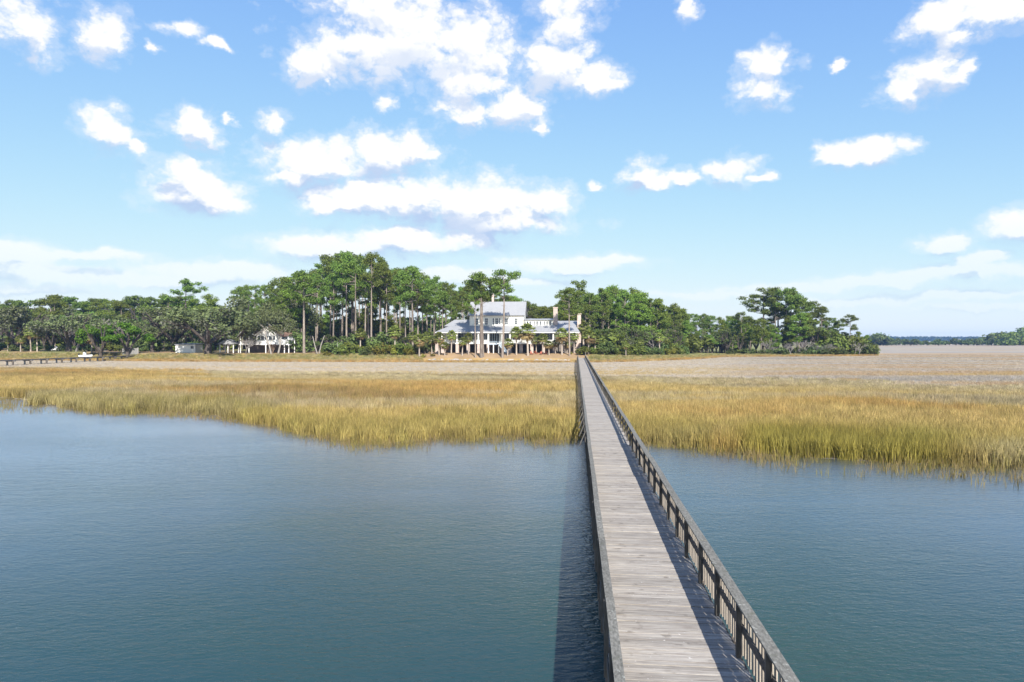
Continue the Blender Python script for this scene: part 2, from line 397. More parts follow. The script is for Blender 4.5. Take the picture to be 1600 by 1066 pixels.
def ground_mat():
    m = bpy.data.materials.new('marsh_soil'); m.use_nodes = True
    t = m.node_tree; b = t.nodes['Principled BSDF']; b.inputs['Roughness'].default_value = .9; b.inputs['Specular IOR Level'].default_value = .2
    at = t.nodes.new('ShaderNodeAttribute'); at.attribute_name = 'tint'
    tcn = t.nodes.new('ShaderNodeTexCoord')
    n = t.nodes.new('ShaderNodeTexNoise'); n.inputs['Scale'].default_value = .9; n.inputs['Detail'].default_value = 8; n.inputs['Roughness'].default_value = .7
    mp = t.nodes.new('ShaderNodeMapping'); mp.inputs['Scale'].default_value = (1, .5, 1)
    t.links.new(tcn.outputs['Object'], mp.inputs['Vector']); t.links.new(mp.outputs[0], n.inputs['Vector'])
    r = t.nodes.new('ShaderNodeMapRange'); t.links.new(n.outputs['Fac'], r.inputs['Value']); r.inputs['From Min'].default_value = .3; r.inputs['From Max'].default_value = .7
    r.inputs['To Min'].default_value = .91; r.inputs['To Max'].default_value = 1.09
    hs = t.nodes.new('ShaderNodeHueSaturation'); t.links.new(at.outputs['Color'], hs.inputs['Color']); t.links.new(r.outputs[0], hs.inputs['Value'])
    t.links.new(hs.outputs[0], b.inputs['Base Color'])
    bp = t.nodes.new('ShaderNodeBump'); bp.inputs['Strength'].default_value = .3; bp.inputs['Distance'].default_value = .06
    t.links.new(n.outputs['Fac'], bp.inputs['Height']); t.links.new(bp.outputs[0], b.inputs['Normal'])
    return m

M = dict(
    plank=mat('weathered_plank', (.375, .348, .308), .85, scale=1.6, stretch=(1, 14, 14), col2=(.19, .165, .145), bump=.5, bscale=6, rnd=.17, cut=(.32, .66), speck=((3.0, .62, .72, (.16, .14, .12)), (16, .70, .74, (.62, .60, .57)))),
    cap=mat('lichened_cap_board', (.21, .20, .175), .9, scale=9.0, stretch=(3, 1, 3), col2=(.085, .083, .07), bump=.5, bscale=14, rnd=.10, cut=(.32, .68), speck=((13, .63, .70, (.33, .33, .29)), (5, .62, .7, (.10, .10, .075)))),
    timber=mat('weathered_timber', (.30, .26, .215), .9, scale=3.0, stretch=(6, 6, 1), col2=(.22, .19, .155), bump=.4, bscale=8, rnd=.15),
    post=mat('dark_post', (.115, .105, .092), .9, scale=3.0, stretch=(5, 5, 1), col2=(.06, .055, .05), bump=.4, bscale=8, rnd=.15),
    rail=mat('shaded_weathered_rail', (.10, .092, .082), .9, scale=3.0, stretch=(5, 1, 5), col2=(.055, .05, .045), bump=.4, bscale=8, rnd=.12),  # rail colour darkened to carry the shade on the inner faces
    pile=mat('dark_pile', (.13, .11, .09), .9, scale=3.0, stretch=(4, 4, 1), col2=(.06, .05, .045), rnd=.2),
    palepile=mat('pale_pile', (.42, .40, .38), .9, .15, rnd=.1),
    olddeck=mat('old_dock_timber', (.10, .095, .09), .9, .3, rnd=.15),
    white=mat('white_paint', (.76, .755, .73), .6, .04, scale=.8),
    cream=mat('cream_clapboard', (.76, .735, .66), .6, .04, scale=.6),
    greyblue=mat('grey_blue_paint', (.36, .43, .50), .7, .08),
    metal=mat('pale_metal_roof', (.275, .278, .285), .5, .05, scale=.5, stretch=(1, .15, 1), spec=.5),
    shingle=mat('brown_shingle', (.20, .125, .095), .9, .25, scale=1.5),
    brick=mat('whitewashed_brick', (.44, .36, .32), .9, .16, scale=1.2, bump=.3, bscale=5),
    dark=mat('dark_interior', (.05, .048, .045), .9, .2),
    shade=mat('lower_wall', (.16, .14, .125), .9, .2),  # wall grey kept dark to stand for shade under the houses and in the porch
    bark=mat('pine_bark', (.27, .23, .195), .95, scale=1.0, stretch=(3, 3, .6), col2=(.12, .095, .08), rnd=.25),
    bark_dark=mat('dark_bark', (.085, .07, .06), .95, .25, scale=1.5),
    bark_pale=mat('pale_bark', (.27, .245, .22), .95, .2, scale=1.5, rnd=.1),
    palmbark=mat('palmetto_bark', (.34, .29, .245), .95, .22, scale=3, stretch=(1, 1, 5), rnd=.12),
    twig=mat('grey_twig', (.22, .20, .19), .95, .15, rnd=.15),
    rock=mat('pale_rock', (.33, .30, .27), .9, .2, scale=2, bump=.5, bscale=6, rnd=.15),
    redwood=mat('red_brown_paint', (.33, .10, .065), .7, .1),
    steps=mat('brown_step', (.24, .165, .115), .85, .15),
    boat=mat('boat_gelcoat', (.82, .83, .84), .35, .02, spec=.5),
    carpaint=mat('silver_car_paint', (.60, .62, .64), .3, .02, spec=.6),
    rubber=mat('tyre_rubber', (.03, .03, .03), .8, .1),
    board=mat('grey_boards', (.22, .215, .205), .9, .15, stretch=(4, 4, .5)),
    pine_leaf=leaf_mat('pine_needles', (.13, .18, .033), .026, .40),
    pine_leaf2=leaf_mat('bright_pine_needles', (.155, .21, .032), .026, .40),
    oak_leaf=leaf_mat('oak_leaves', (.11, .13, .05), .015, .40, .2),
    dark_leaf=leaf_mat('dark_leaves', (.095, .128, .036), .02, .38, .2),
    cedar_leaf=leaf_mat('cedar_leaves', (.09, .175, .012), .008, .35),
    shrub_leaf=leaf_mat('shrub_leaves', (.145, .18, .036), .022, .38),
    yellow_leaf=leaf_mat('yellow_shrub_leaves', (.20, .19, .03), .02, .35),
    red_leaf=leaf_mat('red_autumn_leaves', (.22, .06, .03), .008, .3),
    far_leaf=leaf_mat('far_leaves', (.03, .042, .02), .01, .3),
    moss=leaf_mat('spanish_moss', (.17, .175, .125), .005, .25, .2, .8),
    palm_leaf=leaf_mat('palm_fronds', (.185, .215, .05), .012, .40),
    dead_leaf=leaf_mat('dead_fronds', (.22, .155, .07), .01, .30),
    grass=tint_mat('marsh_grass_blades', 'INSTANCER'),
    water=water_mat(), soil=ground_mat(),
)
def glass_mat():
    m = bpy.data.materials.new('window_glass'); m.use_nodes = True
    b = m.node_tree.nodes['Principled BSDF']
    b.inputs['Base Color'].default_value = (.035, .045, .055, 1); b.inputs['Roughness'].default_value = .08; b.inputs['Specular IOR Level'].default_value = .6
    return m
M['glass'] = glass_mat()

# ------------------------------------------------------------------ terrain
EDGE = np.array([(-900, 615), (-400, 625), (-100, 636), (0, 641), (60, 642), (150, 648), (250, 654), (330, 660), (420, 672), (480, 690), (560, 704), (630, 702), (690, 690),
                 (740, 696), (800, 694), (850, 700), (890, 697), (950, 698), (1010, 700), (1080, 706), (1150, 716), (1250, 724), (1350, 731), (1450, 734), (1530, 738),
                 (1600, 741), (1750, 760), (2000, 800), (2600, 840)], float)
SHORE = np.array([(-900, 262), (-200, 258), (0, 250), (150, 244), (300, 234), (600, 229), (860, 226), (930, 227), (980, 234), (1040, 246), (1100, 268), (1130, 296), (1250, 306),
                  (1371, 317), (1373, 2000), (2600, 2000)], float)
ZG = np.array([(-900, 3.0), (0, 2.9), (300, 2.6), (900, 2.5), (960, 2.0), (1050, 1.6), (1130, .9), (1380, .7), (1420, .7), (2600, .7)], float)
def pxof(x, y): return CX + F * np.asarray(x) / np.maximum(np.asarray(y), 1e-3)
def d_edge(px):
    return CAMZ * F / (np.interp(px, EDGE[:, 0], EDGE[:, 1]) - 5.5 - HY)
def water_pool(px, d):
    a = ((px - 860) / 27) ** 2 + ((d - 82) / 3.4) ** 2
    b = ((px + 20) / 72) ** 2 + ((d - 78) / 6.5) ** 2
    return np.minimum(a, b)
def edge_off(x, y): return (fbm(x, y, 9, 1) - .5) * 9 * np.clip((np.asarray(y) - 25) / 50, .25, 1)
def height(x, y):
    x = np.asarray(x, float); y = np.asarray(y, float)
    px = pxof(x, y)
    e = y - d_edge(px) + edge_off(x, y)
    z = np.clip(-.05 + e * .05, -.9, .22)
    z = z + .12 * (fbm(x, y, 25, 2) - .5) * ss(2, 8, e)
    z = np.where(water_pool(px, y) < 1, np.minimum(z, -.12), z)
    sh = np.interp(px, SHORE[:, 0], SHORE[:, 1]); zg = np.interp(px, ZG[:, 0], ZG[:, 1])
    t = ss(-6, 15, y - sh)
    z = z * (1 - t) + (zg + .3 * (fbm(x, y, 30, 4) - .5)) * t
    isl = (px > 1120) & (px < 1400) & (y > 420)
    z = np.where(isl, .35 + (z - .35) * ss(460, 420, y), z)
    return z
def H(px, d): return float(height(X(px, d), d))

GOLD, ORANGE, GREEN, STRAW, BROWN, OLIVE = [np.array(c) for c in ((.45, .33, .13), (.42, .255, .085), (.185, .19, .028), (.40, .345, .225), (.19, .135, .07), (.235, .205, .052))]
GREY = np.array((.36, .31, .24)); PINKGREY = np.array((.395, .325, .235)); MUD = np.array((.11, .10, .09)); LAWN = np.array((.33, .225, .125)); MEADOW = np.array((.20, .195, .068)); PALE = np.array((.34, .305, .265))
def mixc(a, b, t): return a * (1 - t[:, None]) + b * t[:, None]
def ground_tint(x, y):
    px = pxof(x, y); py = HY + 6.8 * F / y
    n1 = fbm(x, y, 30, 6); n2 = fbm(x * .35, y, 14, 8); n3 = fbm(x, y, 6, 9)
    sh = np.interp(px, SHORE[:, 0], SHORE[:, 1])
    c = np.tile(GREY, (len(x), 1))
    c = mixc(c, PINKGREY, ss(.4, .65, n2))
    c = mixc(c, PALE, ss(.60, .74, n2) * .7)
    # right hand flats: bands of grey mud, straw and rusty grass running across
    rt = ss(1080, 1250, px)
    bands = vnoise(x * .10, y, 16, 12) * .6 + vnoise(x * .22, y, 6, 14) * .4
    c = mixc(c, np.array((.36, .265, .165)), rt * ss(.5, .68, bands))
    c = mixc(c, np.array((.27, .245, .21)), rt * ss(.46, .32, bands))
    c = mixc(c, PALE, rt * ss(.62, .7, vnoise(x * .12, y, 9, 15)) * .6)
    c = mixc(c, c * .9, rt)
    # wet mud at the waterline
    e = y - d_edge(px) + edge_off(x, y)
    c = mixc(c, MUD, ss(14, 2, e))
    # grass fringe along the foot of the bank, then lawn, litter and meadow
    fr = ss(-16, -7, y - sh) * (px < 1400)
    c = mixc(c, (ORANGE * .75 + MEADOW * .3) * (.6 + .8 * n3[:, None]), fr * (.35 + .65 * ss(.35, .6, n1)))
    up = ss(-1, 5, y - sh) * (px < 1400)
    lw = np.where((px > 640)[:, None] & (px < 915)[:, None], LAWN, np.where((px > 930)[:, None], MEADOW, mixc(np.tile(LAWN * .95, (len(x), 1)), MEADOW, ss(.40, .6, n1))))
    lw = lw * (.72 + .56 * n3[:, None])
    c = mixc(c, lw, up)
    return c

cols = np.concatenate([np.linspace(-900, -100, 40, endpoint=False), np.linspace(-100, 1700, 300, endpoint=False), np.linspace(1700, 2600, 41)])
rows = np.concatenate([np.geomspace(20, 200, 150, endpoint=False), np.geomspace(200, 340, 130, endpoint=False), np.geomspace(340, 3600, 90)])
gx = (cols[None, :] - CX) / F * rows[:, None]; gy = np.repeat(rows[:, None], len(cols), 1)
gz = height(gx, gy)
vv = np.stack([gx, gy, gz], -1).reshape(-1, 3)
nr, nc = len(rows), len(cols)
idx = np.arange(nr * nc).reshape(nr, nc)
ff = np.stack([idx[:-1, :-1], idx[:-1, 1:], idx[1:, 1:], idx[1:, :-1]], -1).reshape(-1, 4)
tm = bpy.data.meshes.new('marsh_ground'); tm.from_pydata(vv.tolist(), [], ff.tolist()); tm.materials.append(M['soil'])
ca = tm.color_attributes.new('tint', 'FLOAT_COLOR', 'POINT')
tc_ = ground_tint(vv[:, 0], vv[:, 1])
ca.data.foreach_set('color', np.concatenate([tc_, np.ones((len(tc_), 1))], 1).astype(np.float32).ravel())
for p in tm.polygons: p.use_smooth = True
kind(link('marsh_ground', tm), 'structure')

w = MB(); w.face([(-2600, -900, 0), (2600, -900, 0), (2600, 260, 0), (-2600, 260, 0)])
kind(link('water', w.mesh('water', M['water'])), 'structure')
w = MB(); w.face([(-6100, -900, -1.6), (6100, -900, -1.6), (6100, 3620, -1.6), (-6100, 3620, -1.6)])
kind(link('river_bed', w.mesh('river_bed', mat('river_mud', (.10, .09, .075), .9))), 'structure')

# ------------------------------------------------------------------ marsh grass (stuff)
grass_lib = bpy.data.collections.new('grass_tufts')
def make_tuft(name, n, rad, hmin, hmax, wid, lean):
    mb = MB()
    for _ in range(n):
        a = random.uniform(0, 2 * PI); r = rad * math.sqrt(random.random())
        bx, by = r * math.cos(a), r * math.sin(a)
        h = random.uniform(hmin, hmax); th = random.uniform(0, PI)
        dx, dy = math.cos(th) * wid / 2, math.sin(th) * wid / 2
        la = random.gauss(PI, 1.4); ll = abs(random.gauss(0, lean)) * h
        lx, ly = math.cos(la) * ll, math.sin(la) * ll
        i = len(mb.v)
        mb.v += [(bx - dx, by - dy, -.1), (bx + dx, by + dy, -.1), (bx - dx * .8 + lx * .35, by - dy * .8 + ly * .35, h * .6), (bx + dx * .8 + lx * .35, by + dy * .8 + ly * .35, h * .6), (bx + lx, by + ly, h)]
        mb.f += [(i, i + 1, i + 3, i + 2), (i + 2, i + 3, i + 4)]
    m = bpy.data.meshes.new(name); m.from_pydata(mb.v, [], mb.f); m.materials.append(M['grass'])
    o = bpy.data.objects.new(name, m); grass_lib.objects.link(o)
for k in range(6): make_tuft('tuft_%d' % k, 40, .46, .5, 1.08, .028, .26)
for k in range(3): make_tuft('tuft_s%d' % k, 7, .5, .5, 1.0, .03, .20)      # sparse, standing in the water

def scatter(name, pts, scl, rot, ind, tint):
    m = bpy.data.meshes.new(name); m.from_pydata(pts.tolist(), [], [])
    a = m.attributes.new('scl', 'FLOAT_VECTOR', 'POINT'); a.data.foreach_set('vector', scl.astype(np.float32).ravel())
    a = m.attributes.new('rot', 'FLOAT_VECTOR', 'POINT'); a.data.foreach_set('vector', rot.astype(np.float32).ravel())
    a = m.attributes.new('ind', 'INT', 'POINT'); a.data.foreach_set('value', ind.astype(np.int32))
    a = m.attributes.new('tint', 'FLOAT_COLOR', 'POINT'); a.data.foreach_set('color', np.concatenate([tint, np.ones((len(tint), 1))], 1).astype(np.float32).ravel())
    m.materials.append(M['grass'])
    o = link(name, m)
    g = bpy.data.node_groups.new(name + '_nodes', 'GeometryNodeTree')
    g.interface.new_socket('Geometry', in_out='INPUT', socket_type='NodeSocketGeometry')
    g.interface.new_socket('Geometry', in_out='OUTPUT', socket_type='NodeSocketGeometry')
    gi = g.nodes.new('NodeGroupInput'); go = g.nodes.new('NodeGroupOutput')
    ci = g.nodes.new('GeometryNodeCollectionInfo'); ci.inputs['Collection'].default_value = grass_lib
    ci.inputs['Separate Children'].default_value = True; ci.inputs['Reset Children'].default_value = True
    ip = g.nodes.new('GeometryNodeInstanceOnPoints'); ip.inputs['Pick Instance'].default_value = True
    def attr(n, t):
        q = g.nodes.new('GeometryNodeInputNamedAttribute'); q.data_type = t; q.inputs['Name'].default_value = n
        return next(s for s in q.outputs if s.enabled and s.name == 'Attribute')
    er = g.nodes.new('FunctionNodeEulerToRotation'); g.links.new(attr('rot', 'FLOAT_VECTOR'), er.inputs[0])
    mp = g.nodes.new('GeometryNodeMeshToPoints')
    g.links.new(gi.outputs[0], mp.inputs[0]); g.links.new(mp.outputs[0], ip.inputs['Points'])
    g.links.new(ci.outputs[0], ip.inputs['Instance']); g.links.new(attr('ind', 'INT'), ip.inputs['Instance Index'])
    g.links.new(er.outputs[0], ip.inputs['Rotation']); g.links.new(attr('scl', 'FLOAT_VECTOR'), ip.inputs['Scale'])
    g.links.new(ip.outputs[0], go.inputs[0])
    md = o.modifiers.new('scatter', 'NODES'); md.node_group = g
    return kind(o, 'stuff')

def cand(n, d0, d1, p=1.0):
    # random ground points, thinner with distance
    u = rng.random(n)
    d = (d0 ** p + u * (d1 ** p - d0 ** p)) ** (1 / p)
    px = rng.uniform(-260, 1860, n)
    return px, d
def clear_of_dock(x, y):
    v = x * ST + y * CT; u = x * CT - y * ST
    return (u < .1) | (u > 3.4) | (v > 228)

px, d = cand(150000, 33, 165, 1.15)
x, y = X(px, d), d
e = y - d_edge(px) + edge_off(x, y)
back = np.interp(px, [-300, 0, 250, 400, 600, 900, 960, 1100, 1300, 1400, 1600, 1900], [176, 172, 158, 140, 138, 132, 128, 122, 112, 104, 98, 95])
gap = fbm(x, y, 11, 21)
keep = (e > 1.0) & (y < back + (fbm(x, y, 20, 22) - .5) * 26) & (water_pool(px, y) > 1.05 + .5 * (gap - .5)) & clear_of_dock(x, y)
keep &= rng.random(len(x)) < np.clip((back + 8 - y) / 30, .12, 1)
keep &= rng.random(len(x)) < np.clip(.25 + e * .3, 0, 1) * np.where(gap < .36, .45, 1)
px, x, y, e = px[keep], x[keep], y[keep], e[keep]
n1 = fbm(x, y, 22, 31); n2 = fbm(x * .4, y, 12, 33); n3 = rng.random(len(x))
t = np.tile(GOLD, (len(x), 1))
rel = (y - d_edge(px)) / np.maximum(back[keep] - d_edge(px), 5)
t = mixc(t, ORANGE, ss(.50, .68, n1) * .65)
t = mixc(t, STRAW, np.clip(ss(.45, 1.0, rel) * .8 * (px > 320) * 1.15, 0, 1))
t = mixc(t, ORANGE, ss(.35, .8, rel) * .45 * (px < 330))
t = mixc(t, BROWN, ss(.47, .66, n2) * np.where(px > 1150, .85, .6))
t = mixc(t, STRAW, ss(.50, .62, fbm(x * .5, y, 10, 35)) * .6)
grn = ss(16, 3, e) * np.where(px > 1120, .70 * ss(1090, 1200, px) * (1 - .6 * ss(1420, 1560, px)), .6)
t = mixc(t, GREEN, grn * np.where(px > 1120, 1, 0)); t = mixc(t, OLIVE, grn * np.where(px > 1120, 0, .9))
t = mixc(t, OLIVE, (n3 < .22) * .6)
t = t * (.5 + .95 * rng.random((len(t), 1)))
hs = (.85 + .45 * n1) * (1 - .48 * ss(.35, 1.0, rel)) * rng.uniform(.8, 1.2, len(x)) * 1.08
ws = rng.uniform(.85, 1.25, len(x))
far_o = (y - 85) / 40
z = height(x, y)
scatter('tall_marsh_grass', np.stack([x, y, z], 1), np.stack([ws, ws, hs], 1), np.stack([rng.normal(0, .06, len(x)), rng.normal(0, .06, len(x)), rng.uniform(0, 6.28, len(x))], 1), rng.integers(0, 6, len(x)), t)

# thin stems standing in the water in front of the edge
px, d = cand(60000, 33, 100, 1.2)
x, y = X(px, d), d
e = y - d_edge(px) + edge_off(x, y)
keep = (e > -5) & (e < 3) & clear_of_dock(x, y) & (rng.random(len(x)) < np.clip((e + 5) / 6, 0, 1) ** 2 * .75 * ss(.25, .55, fbm(x, y, 5, 41)) * 1.3)
p2 = (px > -80) & (px < 70) & (d > 66) & (d < 88) & (rng.random(len(x)) < .2)
keep |= p2
px, x, y = px[keep], x[keep], y[keep]
t = mixc(np.tile(OLIVE * .8, (len(x), 1)), BROWN * 1.1, rng.random(len(x)))
scatter('shallow_water_reeds', np.stack([x, y, np.full(len(x), -.2)], 1), np.stack([rng.uniform(.8, 1.2, len(x))] * 2 + [rng.uniform(.55, 1.0, len(x))], 1),
        np.stack([rng.normal(0, .1, len(x)), rng.normal(0, .1, len(x)), rng.uniform(0, 6.28, len(x))], 1), rng.integers(6, 9, len(x)), t)

# short grass over the flats
px, d = cand(65000, 95, 330, 1.4)
x, y = X(px, d), d
sh = np.interp(px, SHORE[:, 0], SHORE[:, 1])
keep = (y > 96) & (y < np.minimum(sh - 8, 330)) & (y > np.interp(px, [-300, 0, 250, 400, 600, 900, 960, 1100, 1300, 1400, 1600, 1900], [160, 156, 142, 126, 124, 118, 114, 108, 100, 94, 90, 88])) & clear_of_dock(x, y)
px, x, y = px[keep], x[keep], y[keep]
t = ground_tint(x, y) * 1.2
pat = fbm(x * .25, y, 14, 51)
rust = ss(.52, .62, pat) * ss(1250, 1350, px) * ss(140, 115, y)
t = mixc(t, GOLD * .95, np.clip(ss(.42, .60, fbm(x * .3, y, 18, 53)) * ss(205, 130, y) * .8, 0, 1))
t = mixc(t, ORANGE * .9, rust)
t = mixc(t, STRAW, (rng.random(len(x)) < .3) * .35)
t = t * (.93 + .14 * rng.random((len(t), 1)))
hh = rng.uniform(.10, .20, len(x)) * (1 + 1.3 * ss(190, 120, y)) * (1 + 1.0 * rust)
scatter('short_marsh_grass', np.stack([x, y, height(x, y)], 1), np.stack([np.full(len(x), 1.1)] * 2 + [hh], 1),
        np.stack([np.zeros(len(x))] * 2 + [rng.uniform(0, 6.28, len(x))], 1), rng.integers(0, 6, len(x)), t)

# fringe of rank grass at the foot of the bank, rough grass and undergrowth behind it
px = rng.uniform(-250, 1380, 26000); sh = np.interp(px, SHORE[:, 0], SHORE[:, 1])
d = sh + rng.uniform(-15, 9, len(px))
x, y = X(px, d), d
keep = clear_of_dock(x, y) & ~((px > 660) & (px < 920) & (d > sh - 6)) & (rng.random(len(x)) < .35 + .9 * (fbm(x, y, 14, 61) - .2))
px, x, y, dd = px[keep], x[keep], y[keep], (d - sh)[keep]
t = mixc(np.tile(ORANGE * .9, (len(x), 1)), MEADOW * 1.2, ss(-9, 2, dd + 16 * (fbm(x, y, 16, 62) - .5)))
t = mixc(t, GOLD, (rng.random(len(x)) < .35) * .7)
t = mixc(t, STRAW, (rng.random(len(x)) < .3) * .6)
t = t * (.6 + .7 * rng.random((len(t), 1)))
scatter('bank_grass', np.stack([x, y, height(x, y)], 1), np.stack([np.full(len(x), 1.3)] * 2 + [rng.uniform(.4, .85, len(x))], 1),
        np.stack([np.zeros(len(x))] * 2 + [rng.uniform(0, 6.28, len(x))], 1), rng.integers(0, 6, len(x)), t)
#PART2
# ------------------------------------------------------------------ the boardwalk
dock = thing('boardwalk', 'long weathered grey wooden boardwalk with railings crossing the water and marsh to the shore', 'dock', (0, 0, 0), -TH)
DZ, CAPZ, V0, V1, VB = 1.40, 2.40, -3.0, 226.0, 37.2
UL, UR = .60, 2.95
def dpart(name, mesh, loc, rot=(0, 0, 0)):
    return link(name, mesh, dock, loc, rot)
plank_meshes = []
for k in range(8):
    mb = MB(); a, b = random.uniform(-.025, .02), random.uniform(-.02, .025)
    L0, L1 = -1.175 + a, 1.175 + b; cup = random.uniform(-.002, .003); w_ = .0685
    i = 0
    for xx in (L0, (L0 + L1) / 2, L1):
        mb.v += [(xx, -w_, -.036), (xx, -w_, -.002 + cup), (xx, 0, .0), (xx, w_, -.002 + cup), (xx, w_, -.036)]
    for s in range(2):
        for q in range(4):
            mb.f.append((s * 5 + q, s * 5 + q + 1, (s + 1) * 5 + q + 1, (s + 1) * 5 + q))
    mb.f += [(0, 4, 3, 2, 1), (10, 11, 12, 13, 14)]
    plank_meshes.append(mb.mesh('deck_plank', M['plank']))
pitch = .1445
nplank = int((V1 - V0) / pitch)
far_planks = MB()
start_near = int((5.5 - V0) / pitch)
for k in range(nplank):
    v = V0 + (k + .5) * pitch
    if start_near <= k < start_near + 300:
        dpart('deck_plank', random.choice(plank_meshes), ((UL + UR) / 2, v, DZ + random.gauss(0, .004)), (random.gauss(0, .012), random.gauss(0, .0016), random.gauss(0, .0022)))
    else:
        a, b, dz = random.uniform(-.02, .02), random.uniform(-.02, .02), random.gauss(0, .002)
        far_planks.box(UL + a, UR + b, v - .0685, v + .0685, DZ - .036 + dz, DZ - .001 + dz)
kind(part('deck_plank', far_planks, M['plank'], dock), 'stuff')

PS = 1.9
posts = [V0 + .4 + PS * k for k in range(int((V1 - V0 - .4) / PS) + 1)]
post_m = MB().box(-.044, .044, -.044, .044, .95, CAPZ - .042).mesh('rail_post', M['post'])
SEG = PS * 2
cap_r = [MB().box(-.10, .10, 0, SEG - .004, -.038, 0).mesh('cap_board', M['cap']) for _ in range(2)]
cap_l = MB().box(-.075, .075, 0, SEG - .004, -.038, 0).mesh('cap_board', M['cap'])
rail_m = MB().box(-.017, .017, 0, SEG - .004, -.07, .07).mesh('rail', M['rail'])
foot_m = MB().box(-.019, .019, 0, SEG - .004, -.12, .12).mesh('edge_board', M['rail'])
beam_m = MB().box(-1.25, 1.25, -.05, .05, -.11, .11).mesh('cross_beam', M['pile'])
bal_m = [MB().box(-.012, .012, -.045, .045, z0, z1).mesh('baluster', M['timber']) for z0, z1 in ((1.43, 2.355), (1.40, 2.355), (1.42, 2.35))]
for v in posts:
    dpart('rail_post', post_m, (2.909, v, random.gauss(0, .003)), (0, random.gauss(0, .006), 0))
    dpart('rail_post', post_m, (.556, v, random.gauss(0, .003)), (0, random.gauss(0, .006), 0))
nseg = int((V1 - V0 - .4) / SEG)
for k in range(nseg):
    v = V0 + .4 + SEG * k
    j = lambda s: random.gauss(0, s)
    dpart('cap_board', random.choice(cap_r), (2.965 + j(.009), v, CAPZ + j(.007)), (j(.003), j(.02), j(.003)))
    dpart('cap_board', cap_l, (.604 + j(.006), v, CAPZ + j(.006)), (j(.0025), j(.02), j(.0022)))
    dpart('top_rail', rail_m, (2.973, v, CAPZ - .112), (j(.001), 0, j(.001)))
    dpart('top_rail', rail_m, (.620, v, CAPZ - .112), (j(.001), 0, j(.001)))
    dpart('middle_rail', rail_m, (2.973, v, 1.93), (j(.001), 0, j(.001)))
    dpart('middle_rail', rail_m, (.620, v, 1.93), (j(.001), 0, j(.001)))
    dpart('edge_board', foot_m, (2.973, v, DZ - .155)); dpart('edge_board', foot_m, (.577, v, DZ - .155))
v = V0 + .5
while v < VB:
    if min(abs(v - p) for p in posts) > .0:
        dpart('baluster', random.choice(bal_m), (3.004, v + random.gauss(0, .006), random.gauss(0, .004)), (random.gauss(0, .006), 0, random.gauss(0, .02)))
    v += .19
lb = MB(); v = V0 + .5
while v < VB:
    lb.box(.640, .664, v - .045, v + .045, 1.43, 2.355); v += .112
kind(part('baluster', lb, M['timber'], dock), 'stuff')
# outrigger braces on the open stretch
brace_m = MB().bar((-.34, 0, -.30), (-.05, 0, .45), .045, .08)
brace_m = brace_m.mesh('knee_brace', M['post'])
for p in posts[::2]:
    if p > VB + 1:
        dpart('knee_brace', brace_m, (.545, p - .075, DZ))
bents = [V0 + 1.35 + PS * 2 * k for k in range(int((V1 - V0) / (PS * 2)))]
pile_m = MB().tube([(0, 0, -2.2), (0, 0, .2), (0, 0, 1.28)], [.135, .13, .12], 9).mesh('pile', M['pile'])
for v in bents:
    dpart('cross_beam', beam_m, (1.85, v, DZ - .39))
    dpart('pile', pile_m, (.70, v + .18, random.uniform(-.12, .0)), (random.gauss(0, .012), random.gauss(0, .012), 0))
    dpart('pile', pile_m, (3.10, v + .18, random.uniform(-.12, .0)), (random.gauss(0, .012), random.gauss(0, .012), 0))
st = MB()
for u in (.72, 1.78, 2.83): st.box(u - .04, u + .04, V0, V1, DZ - .278, DZ - .042)
part('stringer', st, M['pile'], dock)
gp = MB().box(-.06, .06, -.06, .06, .9, 3.55)
part('gate_post', gp, M['timber'], dock).location = (3.02, 214, 0)

# low old dock on the far left
def low_dock():
    a = Vector((X(-90, 168), 168, 0)); b = Vector((X(222, 250), 250, 0)); L = (b - a).length
    ang = math.atan2(b.y - a.y, b.x - a.x)
    r = thing('low_dock', 'low dark wooden dock on piles running over the marsh at the far left', 'dock', a, ang)
    part('deck', MB().box(0, L, -.9, .9, 1.45, 1.72), M['olddeck'], r)
    part('edge_rail', MB().box(0, L, -.84, -.80, 1.45, 1.80), M['olddeck'], r)
    dp = MB().tube([(0, 0, -.6), (0, 0, 1.55)], [.26, .26], 7).mesh('pile', M['pile'])
    wp_ = MB().tube([(0, 0, -.6), (0, 0, 1.35)], [.24, .24], 7).mesh('pile', M['palepile'])
    bm = MB().box(-.15, .15, -1.6, 1.3, 1.22, 1.55).mesh('cross_beam', M['olddeck'])
    s = 2.0
    while s < L - 4:
        link('pile', dp, r, (s, -.9, 0)); link('pile', wp_, r, (s + .3, 1.0, 0)); link('cross_beam', bm, r, (s, 0, 0)); s += 6.3
low_dock()

